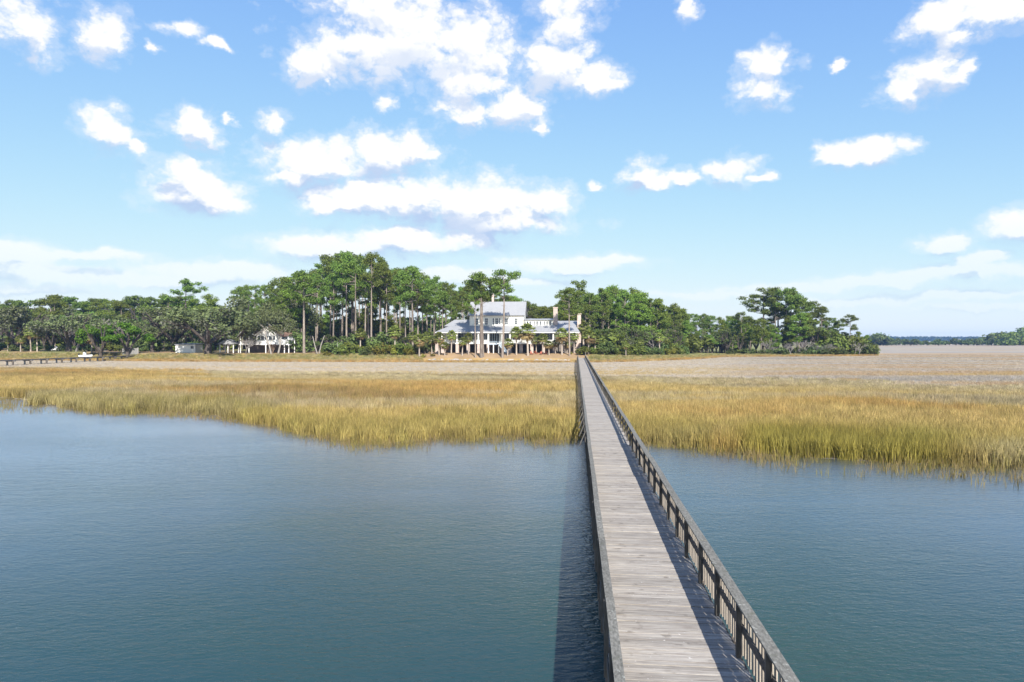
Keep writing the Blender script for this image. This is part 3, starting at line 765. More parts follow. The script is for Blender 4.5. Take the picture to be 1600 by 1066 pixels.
# ------------------------------------------------------------------ plants: builders
def leaf_mesh(name, puffs, n, size, m, shell=.45, up=.35, long=1.0, keepz=None, seed=0):
    r = np.random.default_rng(seed + 100)
    P = np.array(puffs, float)
    wgt = (P[:, 3] * P[:, 4] + P[:, 4] * P[:, 5] + P[:, 3] * P[:, 5]); wgt /= wgt.sum()
    k = r.choice(len(P), n, p=wgt)
    dr = r.normal(size=(n, 3)); dr /= np.linalg.norm(dr, axis=1)[:, None]
    rad = r.random(n) ** shell
    rad *= 1 + .18 * r.normal(size=n)
    pos = P[k, :3] + dr * P[k, 3:6] * rad[:, None]
    if keepz is not None:
        ok = pos[:, 2] > keepz; pos, dr = pos[ok], dr[ok]; n = len(pos)
    nr_ = dr * .55 + r.normal(size=(n, 3)) * .6 + np.array([0, 0, up]); nr_ /= np.linalg.norm(nr_, axis=1)[:, None]
    tg = np.cross(nr_, r.normal(size=(n, 3))); tg /= np.linalg.norm(tg, axis=1)[:, None]
    bt = np.cross(nr_, tg)
    s = size * r.uniform(.55, 1.35, n)[:, None]
    a = pos + tg * s * .5 * long; b = pos + bt * s * .32; c = pos - tg * s * .5 * long; d_ = pos - bt * s * .32
    b = b + nr_ * s * .08; d_ = d_ + nr_ * s * .08
    v = np.stack([a, b, c, d_], 1).reshape(-1, 3)
    f = np.arange(4 * n).reshape(n, 4)
    me = bpy.data.meshes.new(name); me.from_pydata(v.tolist(), [], f.tolist()); me.materials.append(m)
    return me

def pine_variant(seed, lo=.52, spread=4.6, dens=1.0, leaf='pine_leaf', Ht=25.0, round_top=True, bark='bark'):
    rd = random.Random(seed)
    tr = MB(); pts, rad = [], []
    wx, wy = rd.uniform(-.5, .5), rd.uniform(-.5, .5)
    for k in range(9):
        t = k / 8
        pts.append((wx * math.sin(t * 2.4) , wy * math.sin(t * 2.0), t * Ht * .985)); rad.append(.36 * (1 - t) ** .75 + .04)
    tr.tube(pts, rad, 7)
    at = lambda t: Vector((wx * math.sin(t * 2.4), wy * math.sin(t * 2.0), t * Ht * .985))
    puffs = []
    nb = int(24 * dens)
    for k in range(nb):
        t = lo + (1 - lo) * (k + rd.random() * .8) / nb
        s = (t - lo) / (1 - lo)
        prof = math.sin(PI * min(1, .22 + s * .70)) if round_top else math.sin(PI * min(1, .30 + s * .62)) ** .8
        L = spread * max(.18, prof) * rd.uniform(.6, 1.15)
        a = rd.uniform(0, 2 * PI) + k * 2.4
        o = at(t); tip = o + Vector((math.cos(a) * L, math.sin(a) * L, L * rd.uniform(.08, .45)))
        mid = (o + tip) / 2 - Vector((0, 0, L * .06))
        tr.tube([o, mid, tip], [.12 * (1.2 - s), .08 * (1.2 - s) + .02, .02], 4)
        pr = rd.uniform(.9, 1.55)
        puffs.append((tip.x, tip.y, tip.z + .3, pr * 1.15, pr * 1.15, pr * .72))
        if L > 2.4:
            q = o.lerp(tip, .58); pr *= .85
            puffs.append((q.x + rd.uniform(-.7, .7), q.y + rd.uniform(-.7, .7), q.z + .5, pr * 1.1, pr * 1.1, pr * .68))
    top = at(1)
    puffs.append((top.x, top.y, top.z, 1.3, 1.3, 1.1))
    for k in range(rd.randint(2, 5)):      # dead stubs below the crown
        t = rd.uniform(lo * .6, lo); o = at(t); a = rd.uniform(0, 2 * PI); L = rd.uniform(.6, 1.8)
        tr.tube([o, o + Vector((math.cos(a) * L, math.sin(a) * L, .1 * L))], [.06, .02], 4)
    return dict(H=Ht, parts=[('trunk', tr.mesh('trunk', M[bark])), ('crown', leaf_mesh('crown', puffs, int(120 * len(puffs)), .46, M[leaf], .50, .3, 1.25, seed=seed))])

def broad_variant(seed, Ht=12.0, R=8.0, leaf='oak_leaf', bark='bark_dark', base=.22, n=4200, moss=0, limbs=6, rz=.42, size=.55, lean=None, trunk_r=.55):
    rd = random.Random(seed)
    tr = MB(); puffs = []; mo = []
    th = Ht * base
    tr.tube([(0, 0, -.5), (0, 0, th * .5), (0, 0, th)], [trunk_r * 1.25, trunk_r, trunk_r * .9], 8)
    for k in range(limbs):
        a = 2 * PI * k / limbs + rd.uniform(-.3, .3); L = R * rd.uniform(.55, .85)
        top = Vector((math.cos(a) * L, math.sin(a) * L, th + (Ht - th) * rd.uniform(.35, .72)))
        m1 = Vector((math.cos(a) * L * .4, math.sin(a) * L * .4, th + (Ht - th) * rd.uniform(.22, .34)))
        tr.tube([(0, 0, th * .85), m1, top], [trunk_r * .6, trunk_r * .42, .1], 6)
        for q in range(3):
            b2 = a + rd.uniform(-.7, .7); e2 = m1 + Vector((math.cos(b2) * L * .5, math.sin(b2) * L * .5, (Ht - th) * rd.uniform(.2, .5)))
            tr.tube([m1, e2], [.16, .05], 5)
    npf = int(26 * (R / 8))
    for k in range(max(14, npf)):
        a = rd.uniform(0, 2 * PI); r_ = R * math.sqrt(rd.random()) * .84
        dome = math.sqrt(max(0, 1 - (r_ / R) ** 2))
        z = th + (Ht - th) * (.10 + .78 * dome * rd.uniform(.45, 1.0))
        pr = rd.uniform(.16, .27) * R
        puffs.append((math.cos(a) * r_, math.sin(a) * r_, z, pr, pr, pr * rd.uniform(.5, .75)))
        if moss and rd.random() < moss: mo.append((math.cos(a) * r_, math.sin(a) * r_, z - pr * .5, pr * .9, pr * .9, pr * .8))
    parts = [('trunk', tr.mesh('trunk', M[bark])), ('crown', leaf_mesh('crown', puffs, n, size, M[leaf], .40, .25, 1.0, seed=seed))]
    if mo: parts.append(('hanging_moss', leaf_mesh('hanging_moss', mo, int(n * .35 * moss + 200), size * .9, M['moss'], .6, -.1, 1.5, seed=seed + 7)))
    return dict(H=Ht, parts=parts)

def shrub_variant(seed, leaf, R=2.0, Ht=3.0, n=900, size=.38):
    rd = random.Random(seed); puffs = []; tr = MB()
    for k in range(9):
        a = rd.uniform(0, 2 * PI); r_ = R * math.sqrt(rd.random()) * .7
        z = Ht * rd.uniform(.18, .8) * (1 - .35 * r_ / R); pr = R * rd.uniform(.28, .46)
        puffs.append((math.cos(a) * r_, math.sin(a) * r_, z, pr, pr, pr * .85))
        tr.tube([(0, 0, -.2), (math.cos(a) * r_ * .4, math.sin(a) * r_ * .4, z * .5), (math.cos(a) * r_, math.sin(a) * r_, z)], [.06, .04, .02], 4)
    return dict(H=Ht, parts=[('stem', tr.mesh('stem', M['bark_dark'])), ('foliage', leaf_mesh('foliage', puffs, n, size, M[leaf], .4, .25, 1.1, keepz=.02, seed=seed))])

def palm_variant(seed, Ht=8.0, R=2.0, yellow=.3, curve=.3):
    rd = random.Random(seed)
    tr = MB(); hz = Ht - R * .75
    cx, cy = rd.uniform(-curve, curve), rd.uniform(-curve, curve)
    tr.tube([(0, 0, -.4), (cx * .5, cy * .5, hz * .5), (cx, cy, hz)], [.24, .19, .20], 8)
    tr.tube([(cx, cy, hz - .7), (cx, cy, hz - .1), (cx, cy, hz + .3)], [.24, .34, .2], 7)
    gr, de = MB(), MB()
    nfr = 50
    for k in range(nfr):
        s = k / nfr
        el_ = math.radians(84 - 142 * s + rd.uniform(-10, 10)); a = k * 2.39996 + rd.uniform(-.2, .2)
        dirv = Vector((math.cos(a) * math.cos(el_), math.sin(a) * math.cos(el_), math.sin(el_)))
        o = Vector((cx, cy, hz + .1)); L = R * rd.uniform(.45, .6)
        hub = o + dirv * L
        tgt = de if (s > 1 - yellow * rd.uniform(.7, 1.2)) else gr
        side = dirv.cross(Vector((0, 0, 1))); side = side.normalized() if side.length > .01 else Vector((1, 0, 0))
        tgt.bar(o, hub, .03)
        upv = side.cross(dirv).normalized()
        for j in range(9):
            w_ = (j - 4) / 4 * 1.25
            ld = (dirv * math.cos(w_) + side * math.sin(w_)).normalized()
            ll = R * rd.uniform(.42, .58) * (1 - .2 * abs(w_) / 1.25)
            tip = hub + ld * ll - Vector((0, 0, ll * rd.uniform(.25, .5)))
            mid = hub + ld * ll * .55 + upv * .03
            pw = ld.cross(upv).normalized() * .14
            i = len(tgt.v)
            tgt.v += [tuple(hub), tuple(mid - pw), tuple(tip), tuple(mid + pw)]; tgt.f.append((i, i + 1, i + 2, i + 3))
    def mk(n, b, m_):
        me = bpy.data.meshes.new(n); me.from_pydata(b.v, [], b.f); me.materials.append(m_); return me
    return dict(H=Ht, parts=[('trunk', tr.mesh('trunk', M['palmbark'])), ('fronds', mk('fronds', gr, M['palm_leaf'])), ('dead_fronds', mk('dead_fronds', de, M['dead_leaf']))])

def bare_variant(seed, Ht=6.0, spread=.75, mat_='twig', depth=4):
    rd = random.Random(seed); mb = MB()
    def grow(o, dv, L, r_, lev):
        e_ = o + dv * L
        m1 = (o + e_) / 2 + Vector((rd.uniform(-1, 1), rd.uniform(-1, 1), 0)) * L * .06
        mb.tube([o, m1, e_], [r_, r_ * .85, r_ * .65], 5 if lev > 2 else 3)
        if lev == 0: return
        for k in range(rd.randint(2, 4)):
            nd = (dv + Vector((rd.uniform(-1, 1), rd.uniform(-1, 1), rd.uniform(-.35, .75))) * spread).normalized()
            grow(o.lerp(e_, rd.uniform(.6, 1)), nd, L * rd.uniform(.55, .8), r_ * .6, lev - 1)
    for k in range(2):
        grow(Vector((0, 0, -.3)), Vector((rd.uniform(-.4, .4), rd.uniform(-.4, .4), 1)).normalized(), Ht * .36, .02 * Ht, depth)
    return dict(H=Ht, parts=[('trunk', mb.mesh('trunk', M[mat_]))])

def plant(var, name, label, cat, px_, d_, top=None, hgt=None, group=None, wide=1.0, z=None, rz=None):
    """stand a plant of this kind at a bearing and distance; its height may be given through where its top is seen"""
    x_, y_ = X(px_, d_), d_
    z0 = H(px_, d_) if z is None else z
    if hgt is None: hgt = max(1.0, Zp(top, d_) - z0)
    s = hgt / var['H']
    r = thing(name, label, cat, (x_, y_, z0 - .05), random.uniform(0, 6.28) if rz is None else rz, group)
    r.scale = (s * wide, s * wide, s)
    for n_, me in var['parts']:
        o = link(n_, me, r)
        if n_ == 'hanging_moss': kind(o, 'stuff')
    return r

PINE = [pine_variant(11 + k, lo=random.uniform(.54, .68), spread=random.uniform(4.2, 5.4), dens=random.uniform(.7, 1.0)) for k in range(6)]
FULL = [pine_variant(31 + k, lo=.26, spread=4.6, dens=1.5, leaf='pine_leaf2', round_top=False, Ht=20) for k in range(4)]
UMB = [pine_variant(51 + k, lo=.60, spread=5.6, dens=.75) for k in range(3)]
OAK = [broad_variant(71 + k, 12, 8.5, moss=.30) for k in range(3)]
OAKG = [broad_variant(81 + k, 12, 8.0, moss=.9, n=3000) for k in range(2)]
BROAD = [broad_variant(91 + k, 12, 5.0, leaf='dark_leaf', n=2400, base=.12, size=.5, trunk_r=.3) for k in range(4)]
HIGH = [pine_variant(61 + k, lo=.68, spread=4.4, dens=.62) for k in range(3)]
BROADG = [broad_variant(101 + k, 12, 5.0, leaf='pine_leaf', n=2400, base=.15, size=.5, trunk_r=.3) for k in range(3)]
CEDAR = [broad_variant(111 + k, 9, 4.6, leaf='cedar_leaf', n=5200, base=.10, size=.42, trunk_r=.35) for k in range(2)]
SHR = [shrub_variant(121 + k, 'shrub_leaf') for k in range(4)]
SHD = [shrub_variant(131 + k, 'dark_leaf') for k in range(3)]
SHY = [shrub_variant(141 + k, 'yellow_leaf', n=600) for k in range(2)]
REDT = broad_variant(151, 8, 3.0, leaf='red_leaf', n=900, base=.2, size=.45, trunk_r=.2)
PALM = [palm_variant(161 + k, 8.0, 2.2, .14) for k in range(4)]
PALMY = [palm_variant(171 + k, 7.0, 2.3, .30) for k in range(2)]
BARE = [bare_variant(181 + k) for k in range(3)]

# ------------------------------------------------------------------ woods
SKY = np.array([(-300, 468), (0, 466), (40, 467), (80, 463), (120, 470), (150, 466), (190, 470), (225, 463), (245, 461), (262, 466), (320, 463), (360, 460), (380, 450), (405, 448), (425, 440),
                (437, 430), (455, 436), (474, 426), (495, 420), (512, 406), (535, 400), (560, 395), (585, 403), (602, 410), (622, 416), (650, 422), (668, 428), (700, 440),
                (726, 444), (760, 455), (800, 460), (822, 467), (850, 474), (872, 468), (885, 462), (905, 455), (930, 462), (950, 449), (970, 458), (990, 456), (1005, 462), (1022, 471), (1042, 477),
                (1070, 487), (1098, 489), (1116, 497), (1145, 497), (1180, 499)], float)
def sky_y(p): return float(np.interp(p, SKY[:, 0], SKY[:, 1]))
rr = random.Random(5)
def pick(l): return rr.choice(l)

# far left wood
for k in range(70):
    p = -260 + k * 8.6 + rr.uniform(-6, 6); dd = rr.uniform(330, 400)
    v_ = pick(FULL + BROADG + PINE[:2])
    plant(v_, 'woodland_tree', ('skyline tree of the low wood, ' + ('at the left edge' if p < 70 else 'between the red autumn tree and the cedars' if p < 200 else 'left of the small white house')), 'tree', p, dd, top=sky_y(p) + rr.uniform(-2, 9), group='trees of the low wood on the left', wide=rr.uniform(1.0, 1.4))
for k in range(46):
    p = -200 + k * 12.5 + rr.uniform(-7, 7); dd = rr.uniform(285, 325)
    v_ = pick(BROAD + BROADG + OAK + SHD)
    plant(v_, 'woodland_tree', ('rounded front tree of the low wood, ' + ('at the left edge' if p < 70 else 'around the cedars' if p < 240 else 'around the white garage')), 'tree', p, dd, top=rr.uniform(482, 505), group='trees at the front of the left wood', wide=rr.uniform(.9, 1.3))
# main pine grove
def where(p, cuts, names):
    for c_, n_ in zip(cuts, names):
        if p < c_: return n_
    return names[-1]
GW = ((455, 545, 640), ('above the small house', 'on the grove\'s left shoulder', 'at the grove\'s high middle', 'on the grove\'s slope to the large house'))
for k in range(86):
    p = 372 + (738 - 372) * (k + rr.uniform(-.45, .45)) / 85; dd = rr.uniform(258, 350); f_ = k % 3
    plant(pick(PINE + HIGH + PINE), 'pine_tree', ('tall pine reaching the skyline ' if f_ == 0 else 'pine a little below the skyline ') + where(p, *GW), 'tree', p, dd,
          top=sky_y(p) + (rr.uniform(-4, 7) if f_ == 0 else rr.uniform(8, 42)), group='pines of the dense grove', wide=rr.uniform(.62, .95))
for k in range(34):
    p = 380 + 10.3 * k + rr.uniform(-6, 6); dd = rr.uniform(285, 340)
    plant(pick(FULL + BROADG), 'understorey_tree', 'understorey tree among the trunks ' + where(p, *GW), 'tree', p, dd, top=sky_y(p) + rr.uniform(72, 100), group='understorey of the pine grove', wide=rr.uniform(.8, 1.15))
for k in range(22):
    p = 450 + 12.5 * k + rr.uniform(-6, 6); dd = rr.uniform(250, 262)
    plant(pick(BROAD + SHD[:1]), 'understorey_tree', 'dark bushy tree under the trunks ' + where(p, *GW), 'tree', p, dd, top=rr.uniform(512, 532), group='dark bushy trees under the pine grove', wide=rr.uniform(.8, 1.2))
# behind the main house and grove: the depth of the wood
for k in range(128):
    p = -260 + 9.3 * k + rr.uniform(-4, 4); dd = rr.uniform(350, 385)
    plant(pick(SHD + SHD + SHR), 'woodland_tree', ('dark tree deep in the wood, ' + ('behind the mossy oaks' if p < 330 else 'behind the small white house' if p < 480 else 'behind the pine trunks' if p < 700 else 'behind the large white house')), 'tree', p, dd, top=rr.uniform(486, 500), group='trees deep in the wood behind the houses', wide=rr.uniform(1.2, 1.6))
for k in range(40):
    p = 735 + 5.2 * k + rr.uniform(-4, 4); dd = rr.uniform(300, 370)
    plant(pick(PINE + FULL[:2]), 'pine_tree', ('pine behind the large house, ' + ('behind its main roof' if p < 830 else 'behind its right wing')), 'tree', p, dd, top=sky_y(p) + rr.uniform(0, 14), group='pines behind the large house', wide=rr.uniform(.85, 1.1))
# right wood, receding
for k in range(66):
    p = 912 + 4.1 * k + rr.uniform(-5, 5); dd = np.interp(p, [900, 1000, 1100, 1200], [258, 285, 330, 370]) + rr.uniform(-6, 60)
    plant(pick(PINE + FULL * 2), 'pine_tree', (('skyline pine ' if k % 2 else 'lower pine ') + ('in the high part of the right wood, next to the chimney' if p < 1010 else 'on the falling slope of the right wood' if p < 1100 else 'where the right wood meets the island')), 'tree', p, dd, top=sky_y(p) + (rr.uniform(-4, 6) if k % 2 else rr.uniform(8, 34)), group='pines of the right hand wood', wide=rr.uniform(.75, 1.05))
for k in range(56):
    p = 918 + 4.2 * k + rr.uniform(-4, 4); dd = np.interp(p, [900, 1000, 1050, 1100, 1160], [243, 262, 285, 320, 345]) + rr.uniform(-4, 14)
    plant(pick(BROAD + BROADG + SHR[:2] + OAKG[:1]), 'understorey_tree', ('bushy tree at the foot of the right wood, ' + ('by the boardwalk end' if p < 985 else 'behind the meadow' if p < 1080 else 'beyond the meadow')), 'tree', p, dd, top=rr.uniform(503, 528) if p < 1060 else rr.uniform(508, 530), group='bushy trees at the foot of the right wood', wide=rr.uniform(.9, 1.3))
# marsh island
ISL = np.array([(1130, 512), (1160, 497), (1180, 500), (1200, 498), (1240, 492), (1270, 492), (1300, 504), (1330, 510), (1352, 522), (1372, 536)], float)
for k in range(44):
    p = 1132 + 5.4 * k + rr.uniform(-4, 4); dd = rr.uniform(318, 352)
    plant(pick(BROADG + FULL + BROAD[:2]), 'island_tree', ('bushy green tree on the marsh island, ' + ('left of the tall pines' if p < 1195 else 'under the tall pines' if p < 1285 else 'right of the tall pines')), 'tree', p, dd, top=float(np.interp(p, ISL[:, 0], ISL[:, 1])) + rr.uniform(-2, 20), group='bushy trees on the marsh island', wide=rr.uniform(.85, 1.2), z=.6)
for p, top, lab in ((1192, 453, 'flat-topped pine on the marsh island, a little left of the tall cluster'), (1160, 489, 'small round-headed pine at the left end of the marsh island'),
                    (1327, 493, 'lone round-headed pine at the right end of the marsh island')):
    plant(pick(UMB), 'pine_tree', lab, 'tree', p, 335, top=top, z=.6, wide=1.25 if p == 1192 else 1.0)
for p, top in ((1216, 451), (1228, 453), (1236, 456), (1246, 464), (1255, 470), (1272, 473), (1284, 482), (1212, 470), (1205, 480), (1300, 498), (1310, 502)):
    plant(pick(UMB + PINE[:2]), 'pine_tree', 'tall bare-trunked pine in the cluster on the marsh island', 'tree', p, rr.uniform(325, 345), top=top, z=.6, group='tall pines on the marsh island', wide=1.05)
for k in range(16):
    p = 1205 + 9.0 * k + rr.uniform(-4, 4)
    plant(pick(BARE), 'bare_tree', 'bare grey tree along the front of the marsh island', 'tree', p, rr.uniform(309, 315), top=rr.uniform(522, 542), z=.5, group='bare grey trees on the marsh island', wide=1.2)
for k in range(14):
    p = 1140 + 15 * k + rr.uniform(-5, 5)
    plant(pick(SHD + SHR[:1]), 'shrub', 'low dark shrub along the front of the marsh island', 'shrub', p, rr.uniform(307, 314), top=rr.uniform(534, 545), z=.5, group='shrubs in front of the marsh island', wide=1.3)
plant(pick(SHD), 'shrub', 'round dark green bush standing alone at the right tip of the marsh island', 'shrub', 1357, 312, top=533, z=.45, wide=1.1)
for k in range(12):
    p = 1282 + 7.2 * k + rr.uniform(-3, 3)
    plant(pick(BROADG + SHR), 'island_tree', 'green bush filling the right end of the marsh island', 'tree', p, rr.uniform(316, 326), top=np.interp(p, [1280, 1320, 1372], [508, 514, 534]) + rr.uniform(0, 14), group='bushes at the right end of the marsh island', z=.5, wide=1.1)
# right horizon
for k in range(42):
    p = 1548 + 6.5 * k + rr.uniform(-4, 4); dd = rr.uniform(900, 980)
    plant(pick(SHD + SHR), 'woodland_tree', 'hazy tree in the distant wood at the right edge', 'tree', p, dd, top=np.interp(p, [1545, 1560, 1600, 1800], [521, 514, 510, 512]) + rr.uniform(-2, 8), z=1.0, group='distant wood at the right edge', wide=rr.uniform(1.0, 1.3))
for k in range(34):
    p = 1352 + 5.8 * k + rr.uniform(-3, 3); dd = rr.uniform(880, 960)
    plant(pick(SHD), 'woodland_tree', 'small distant tree in the low hammock on the right horizon', 'tree', p, dd, top=np.interp(p, [1350, 1362, 1385, 1400, 1440, 1545], [521, 519, 521, 527, 530, 528]) + rr.uniform(-2, 4), z=1.0, group='low hammock on the horizon', wide=rr.uniform(1.0, 1.6))

# far shore: one mass of forest
def far_shore():
    r = np.random.default_rng(3); n = 26000
    x_ = r.uniform(-2600, 4800, n); y_ = r.uniform(3000, 3500, n)
    hmax = 17 + 8 * fbm(x_, y_ * .2, 160, 70)
    z_ = 1.0 + hmax * r.random(n) ** .7
    s = r.uniform(6, 13, n)
    nr_ = r.normal(size=(n, 3)); nr_[:, 2] = abs(nr_[:, 2]); nr_ /= np.linalg.norm(nr_, axis=1)[:, None]
    tg = np.cross(nr_, r.normal(size=(n, 3))); tg /= np.linalg.norm(tg, axis=1)[:, None]; bt = np.cross(nr_, tg)
    p = np.stack([x_, y_, z_], 1); s = s[:, None] * .5
    v = np.stack([p + tg * s, p + bt * s, p - tg * s, p - bt * s], 1).reshape(-1, 3)
    me = bpy.data.meshes.new('far_woods'); me.from_pydata(v.tolist(), [], np.arange(4 * n).reshape(n, 4).tolist()); me.materials.append(M['far_leaf'])
    return kind(link('far_woods', me), 'stuff')
far_shore()
for p, w_, h_ in ((1497, 26, 9), (1523, 34, 8)):
    x_, y_ = X(p, 2900), 2900
    r = thing('distant_building', 'white building on the far shore, %s of the two' % ('narrower' if p < 1510 else 'wider'), 'building', (x_, y_, .5))
    part('wall', MB().box(-w_ / 2, w_ / 2, 0, 14, 0, h_), M['white'], r)
    part('roof', MB().prism([(-w_ / 2 - 1, h_), (w_ / 2 + 1, h_), (w_ / 2 - 4, h_ + 4), (-w_ / 2 + 4, h_ + 4)], -1, 15), M['metal'], r)

# single trees
plant(UMB[1], 'pine_tree', 'tall wide-headed pine rising alone above the low wood on the left', 'tree', 291, 300, top=439, wide=1.15)
for p, dd, top, wd, lab in ((752, 231, 428, 1.3, 'broad-crowned pine with a dark trunk in front of the large house'), (785, 231, 425, 1.0, 'tall pine standing alone before the large house, right of its porch stairs')):
    plant(HIGH[0] if p == 752 else HIGH[1], 'pine_tree', lab, 'tree', p, dd, top=top, wide=wd, rz=1.0)
plant(UMB[1], 'pine_tree', 'slender pine with a thin trunk nearest the left porch of the large house', 'tree', 743, 231, top=446, wide=.6)
plant(HIGH[1], 'pine_tree', 'thin pine close beside the broad-crowned pine before the large house', 'tree', 755.5, 232, top=436, wide=.7)
plant(UMB[2], 'pine_tree', 'pine before the right wing of the large house, beside the end chimney', 'tree', 890, 234, top=452, wide=.9)
plant(UMB[0], 'pine_tree', 'tall pine rising behind the end chimney of the large house', 'tree', 902, 268, top=442, wide=.95)
plant(PINE[0], 'pine_tree', 'pine with a bare pale trunk right of the small white house', 'tree', 475, 247, top=425, wide=1.1)
plant(FULL[2], 'pine_tree', 'bright green leafy pine above the right end of the small white house', 'tree', 455, 262, top=452, wide=1.0)
for p, dd, top, wd, var, lab in ((325, 243, 470, 1.45, OAK[0], 'huge spreading oak left of the small white house'), (272, 268, 472, 1.15, OAK[1], 'dark spreading oak above the white garage'),
                                 (398, 266, 458, 1.1, OAK[2], 'oak rising behind the left half of the small white house'), (448, 266, 462, .9, OAK[0], 'oak rising behind the right half of the small white house'),
                                 (107, 262, 478, 1.2, OAKG[0], 'grey mossy oak left of the bright green cedars'), (22, 268, 474, 1.25, OAKG[1], 'grey mossy oak at the left edge'),
                                 (238, 262, 492, 1.0, OAK[2], 'dark oak between the cedars and the white garage'), (-60, 262, 480, 1.3, OAK[1], 'oak past the left edge')):
    if p < 0: continue
    plant(var, 'oak_tree', lab, 'tree', p, dd, top=top, wide=wd)
plant(CEDAR[0], 'cedar_tree', 'bright light green cedar, the lighter one of the two', 'tree', 157, 245, top=490, wide=.95)
plant(CEDAR[1], 'cedar_tree', 'wide green cedar with a dark trunk by the low dock end', 'tree', 199, 246, top=497, wide=1.25)
plant(REDT, 'autumn_tree', 'small red-leaved autumn tree in the left wood', 'tree', 43, 278, top=488, wide=.7)
for p, dd, top, lab in ((165, 275, 478, 'bare grey tree behind the bright green cedars'), (118, 262, 496, 'bare grey tree in front of the mossy oak'), (1020, 262, 522, 'bare grey tree at the edge of the right wood')):
    plant(BARE[0], 'bare_tree', lab, 'tree', p, dd, top=top, wide=1.2)

# forked pale trunks: the two leaning before the small house, the V-shaped snag right of it
def forked(name, label, px_, d_, stems, m_, hgt, puffs=None):
    r = thing(name, label, 'tree', (X(px_, d_), d_, H(px_, d_) - .1))
    mb = MB()
    for pts, r0 in stems:
        mb.tube([Vector(p) for p in pts], [r0 * (1 - .55 * i / (len(pts) - 1)) for i in range(len(pts))], 7)
    part('trunk', mb, m_, r)
    if puffs: link('crown', leaf_mesh('crown', puffs, 3600, .5, M['oak_leaf'], .4, .25, seed=5), r)
    return r
S_ = 242 / F
forked('oak_tree', 'twin-trunked pale oak leaning in front of the small white house', 429, 242,
       [([(-1.2, 0, 0), (-1.9, 0, 3.2), (-3.2, .3, 6.4), (-4.0, .6, 9.5), (-6.5, 1, 11.5)], .30), ([(-1.9, 0, 3.2), (-.9, .2, 5.2), (-.2, .4, 7)], .16),
        ([(1.2, 0, 0), (2.0, 0, 3.4), (1.2, .3, 6.6), (-.8, .6, 9.6), (-3.0, 1, 11.2)], .34), ([(2.0, 0, 3.4), (2.2, .5, 6.4), (4.2, 1, 9.5)], .2), ([(1.2, .3, 6.6), (4.5, .6, 10.5)], .16)], M['bark_pale'], 10,
       [(rr.uniform(-11, 6), rr.uniform(-3, 4), rr.uniform(8.2, 15.5), 2.4, 2.4, 1.5) for _ in range(34)] + [(rr.uniform(-15, -8), rr.uniform(-3, 3), rr.uniform(5.5, 10), 2.2, 2.2, 1.4) for _ in range(9)])
plant(BARE[1], 'bare_tree', 'grey leafless tree beside the twin-trunked oak', 'tree', 384, 244, top=520, wide=1.2)
forked('dead_tree', 'V-shaped pale dead trunk at the edge of the pine grove', 497, 240,
       [([(-.2, 0, 0), (-1.1, 0, 3.0), (-2.0, .2, 6.6)], .26), ([(.3, 0, 0), (1.0, 0, 3.4), (2.2, .2, 6.8)], .26)], M['bark_pale'], 7)
forked('pole', 'thin pale pole standing among the shrubs left of the large house', 527, 240, [([(0, 0, 0), (0, 0, 4.4)], .10)], M['palepile'], 5)['category'] = 'pole'

# palmettos
PALMS = [(686, 236, 520, 'PY', 'yellowish palmetto at the far left pier of the large house'), (705, 243, 517, 'P', 'palmetto before the left porch corner of the large house'),
         (732, 237, 521, 'P', 'full-headed palmetto left of the slender pine trunks at the large house'), (695, 235, 535, 'PY', 'short dark-stemmed palmetto in front of the left porch'),
         (807, 236, 512, 'P', 'palmetto right of the porch stairs, left of a close pair'), (825, 234, 507, 'PY', 'tall palmetto with dead fronds right of the porch stairs, right of a close pair'),
         (848, 241, 522, 'P', 'wide grey-green palmetto before the middle of the right porch'), (878, 236, 514, 'PY', 'palmetto with a golden skirt before the right wing'),
         (868, 239, 532, 'PY', 'short yellow palmetto left of the golden-skirted one'), (886, 239, 534, 'PY', 'short yellow palmetto right of the golden-skirted one'),
         (897, 242, 519, 'P', 'dark palmetto beside the end chimney'), (912, 246, 503, 'P', 'thin tall palmetto just right of the end chimney'),
         (919, 238, 516, 'PY', 'palmetto behind the shore end of the boardwalk'), (978, 241, 535, 'P', 'small palmetto with a pale trunk at the meadow edge'),
         (1031, 262, 521, 'P', 'palmetto at the edge of the right wood above the meadow'), (617, 240, 510, 'P', 'tall palmetto in front of the pine grove by the parked car'),
         (563, 246, 514, 'P', 'palmetto in the middle of the pine grove edge'), (655, 234, 523, 'PY', 'golden palmetto left of the large house, nearest the shore'),
         (645, 243, 519, 'P', 'green palmetto left of the golden one near the large house'), (668, 246, 519, 'P', 'grey-green palmetto just left of the house piers'),
         (48, 262, 512, 'P', 'tall palmetto on the left lawn, left of a close pair'), (58, 262, 514, 'P', 'tall palmetto on the left lawn, right of a close pair'),
         (32, 258, 525, 'P', 'short palmetto on the left lawn'), (143, 252, 520, 'PY', 'golden palmetto in front of the bright cedar'), (12, 264, 528, 'P', 'short palmetto nearest the left edge'),
         (595, 244, 536, 'PY', 'low palmetto among the shrubs left of the parked car'), (1000, 252, 530, 'P', 'low palmetto in the shrubs at the foot of the right wood')]
PALMS += [(722, 235, 528, 'P', 'small palmetto between two larger ones before the left porch'), (793, 234, 530, 'PY', 'short palmetto at the foot of the porch stairs'),
          (858, 235, 533, 'PY', 'short palmetto behind the red garden chairs'), (838, 243, 527, 'P', 'palmetto close against the right porch columns'),
          (675, 239, 527, 'P', 'dark palmetto just outside the left pier of the large house'), (930, 242, 524, 'P', 'palmetto right of the boardwalk end')]
for p, dd, top, kd, lab in PALMS:
    plant(pick(PALM if kd == 'P' else PALMY), 'palm_tree', lab, 'palm tree', p, dd, top=top, wide=1.05 if Zp(top, dd) - H(p, dd) > 7 else 1.25)

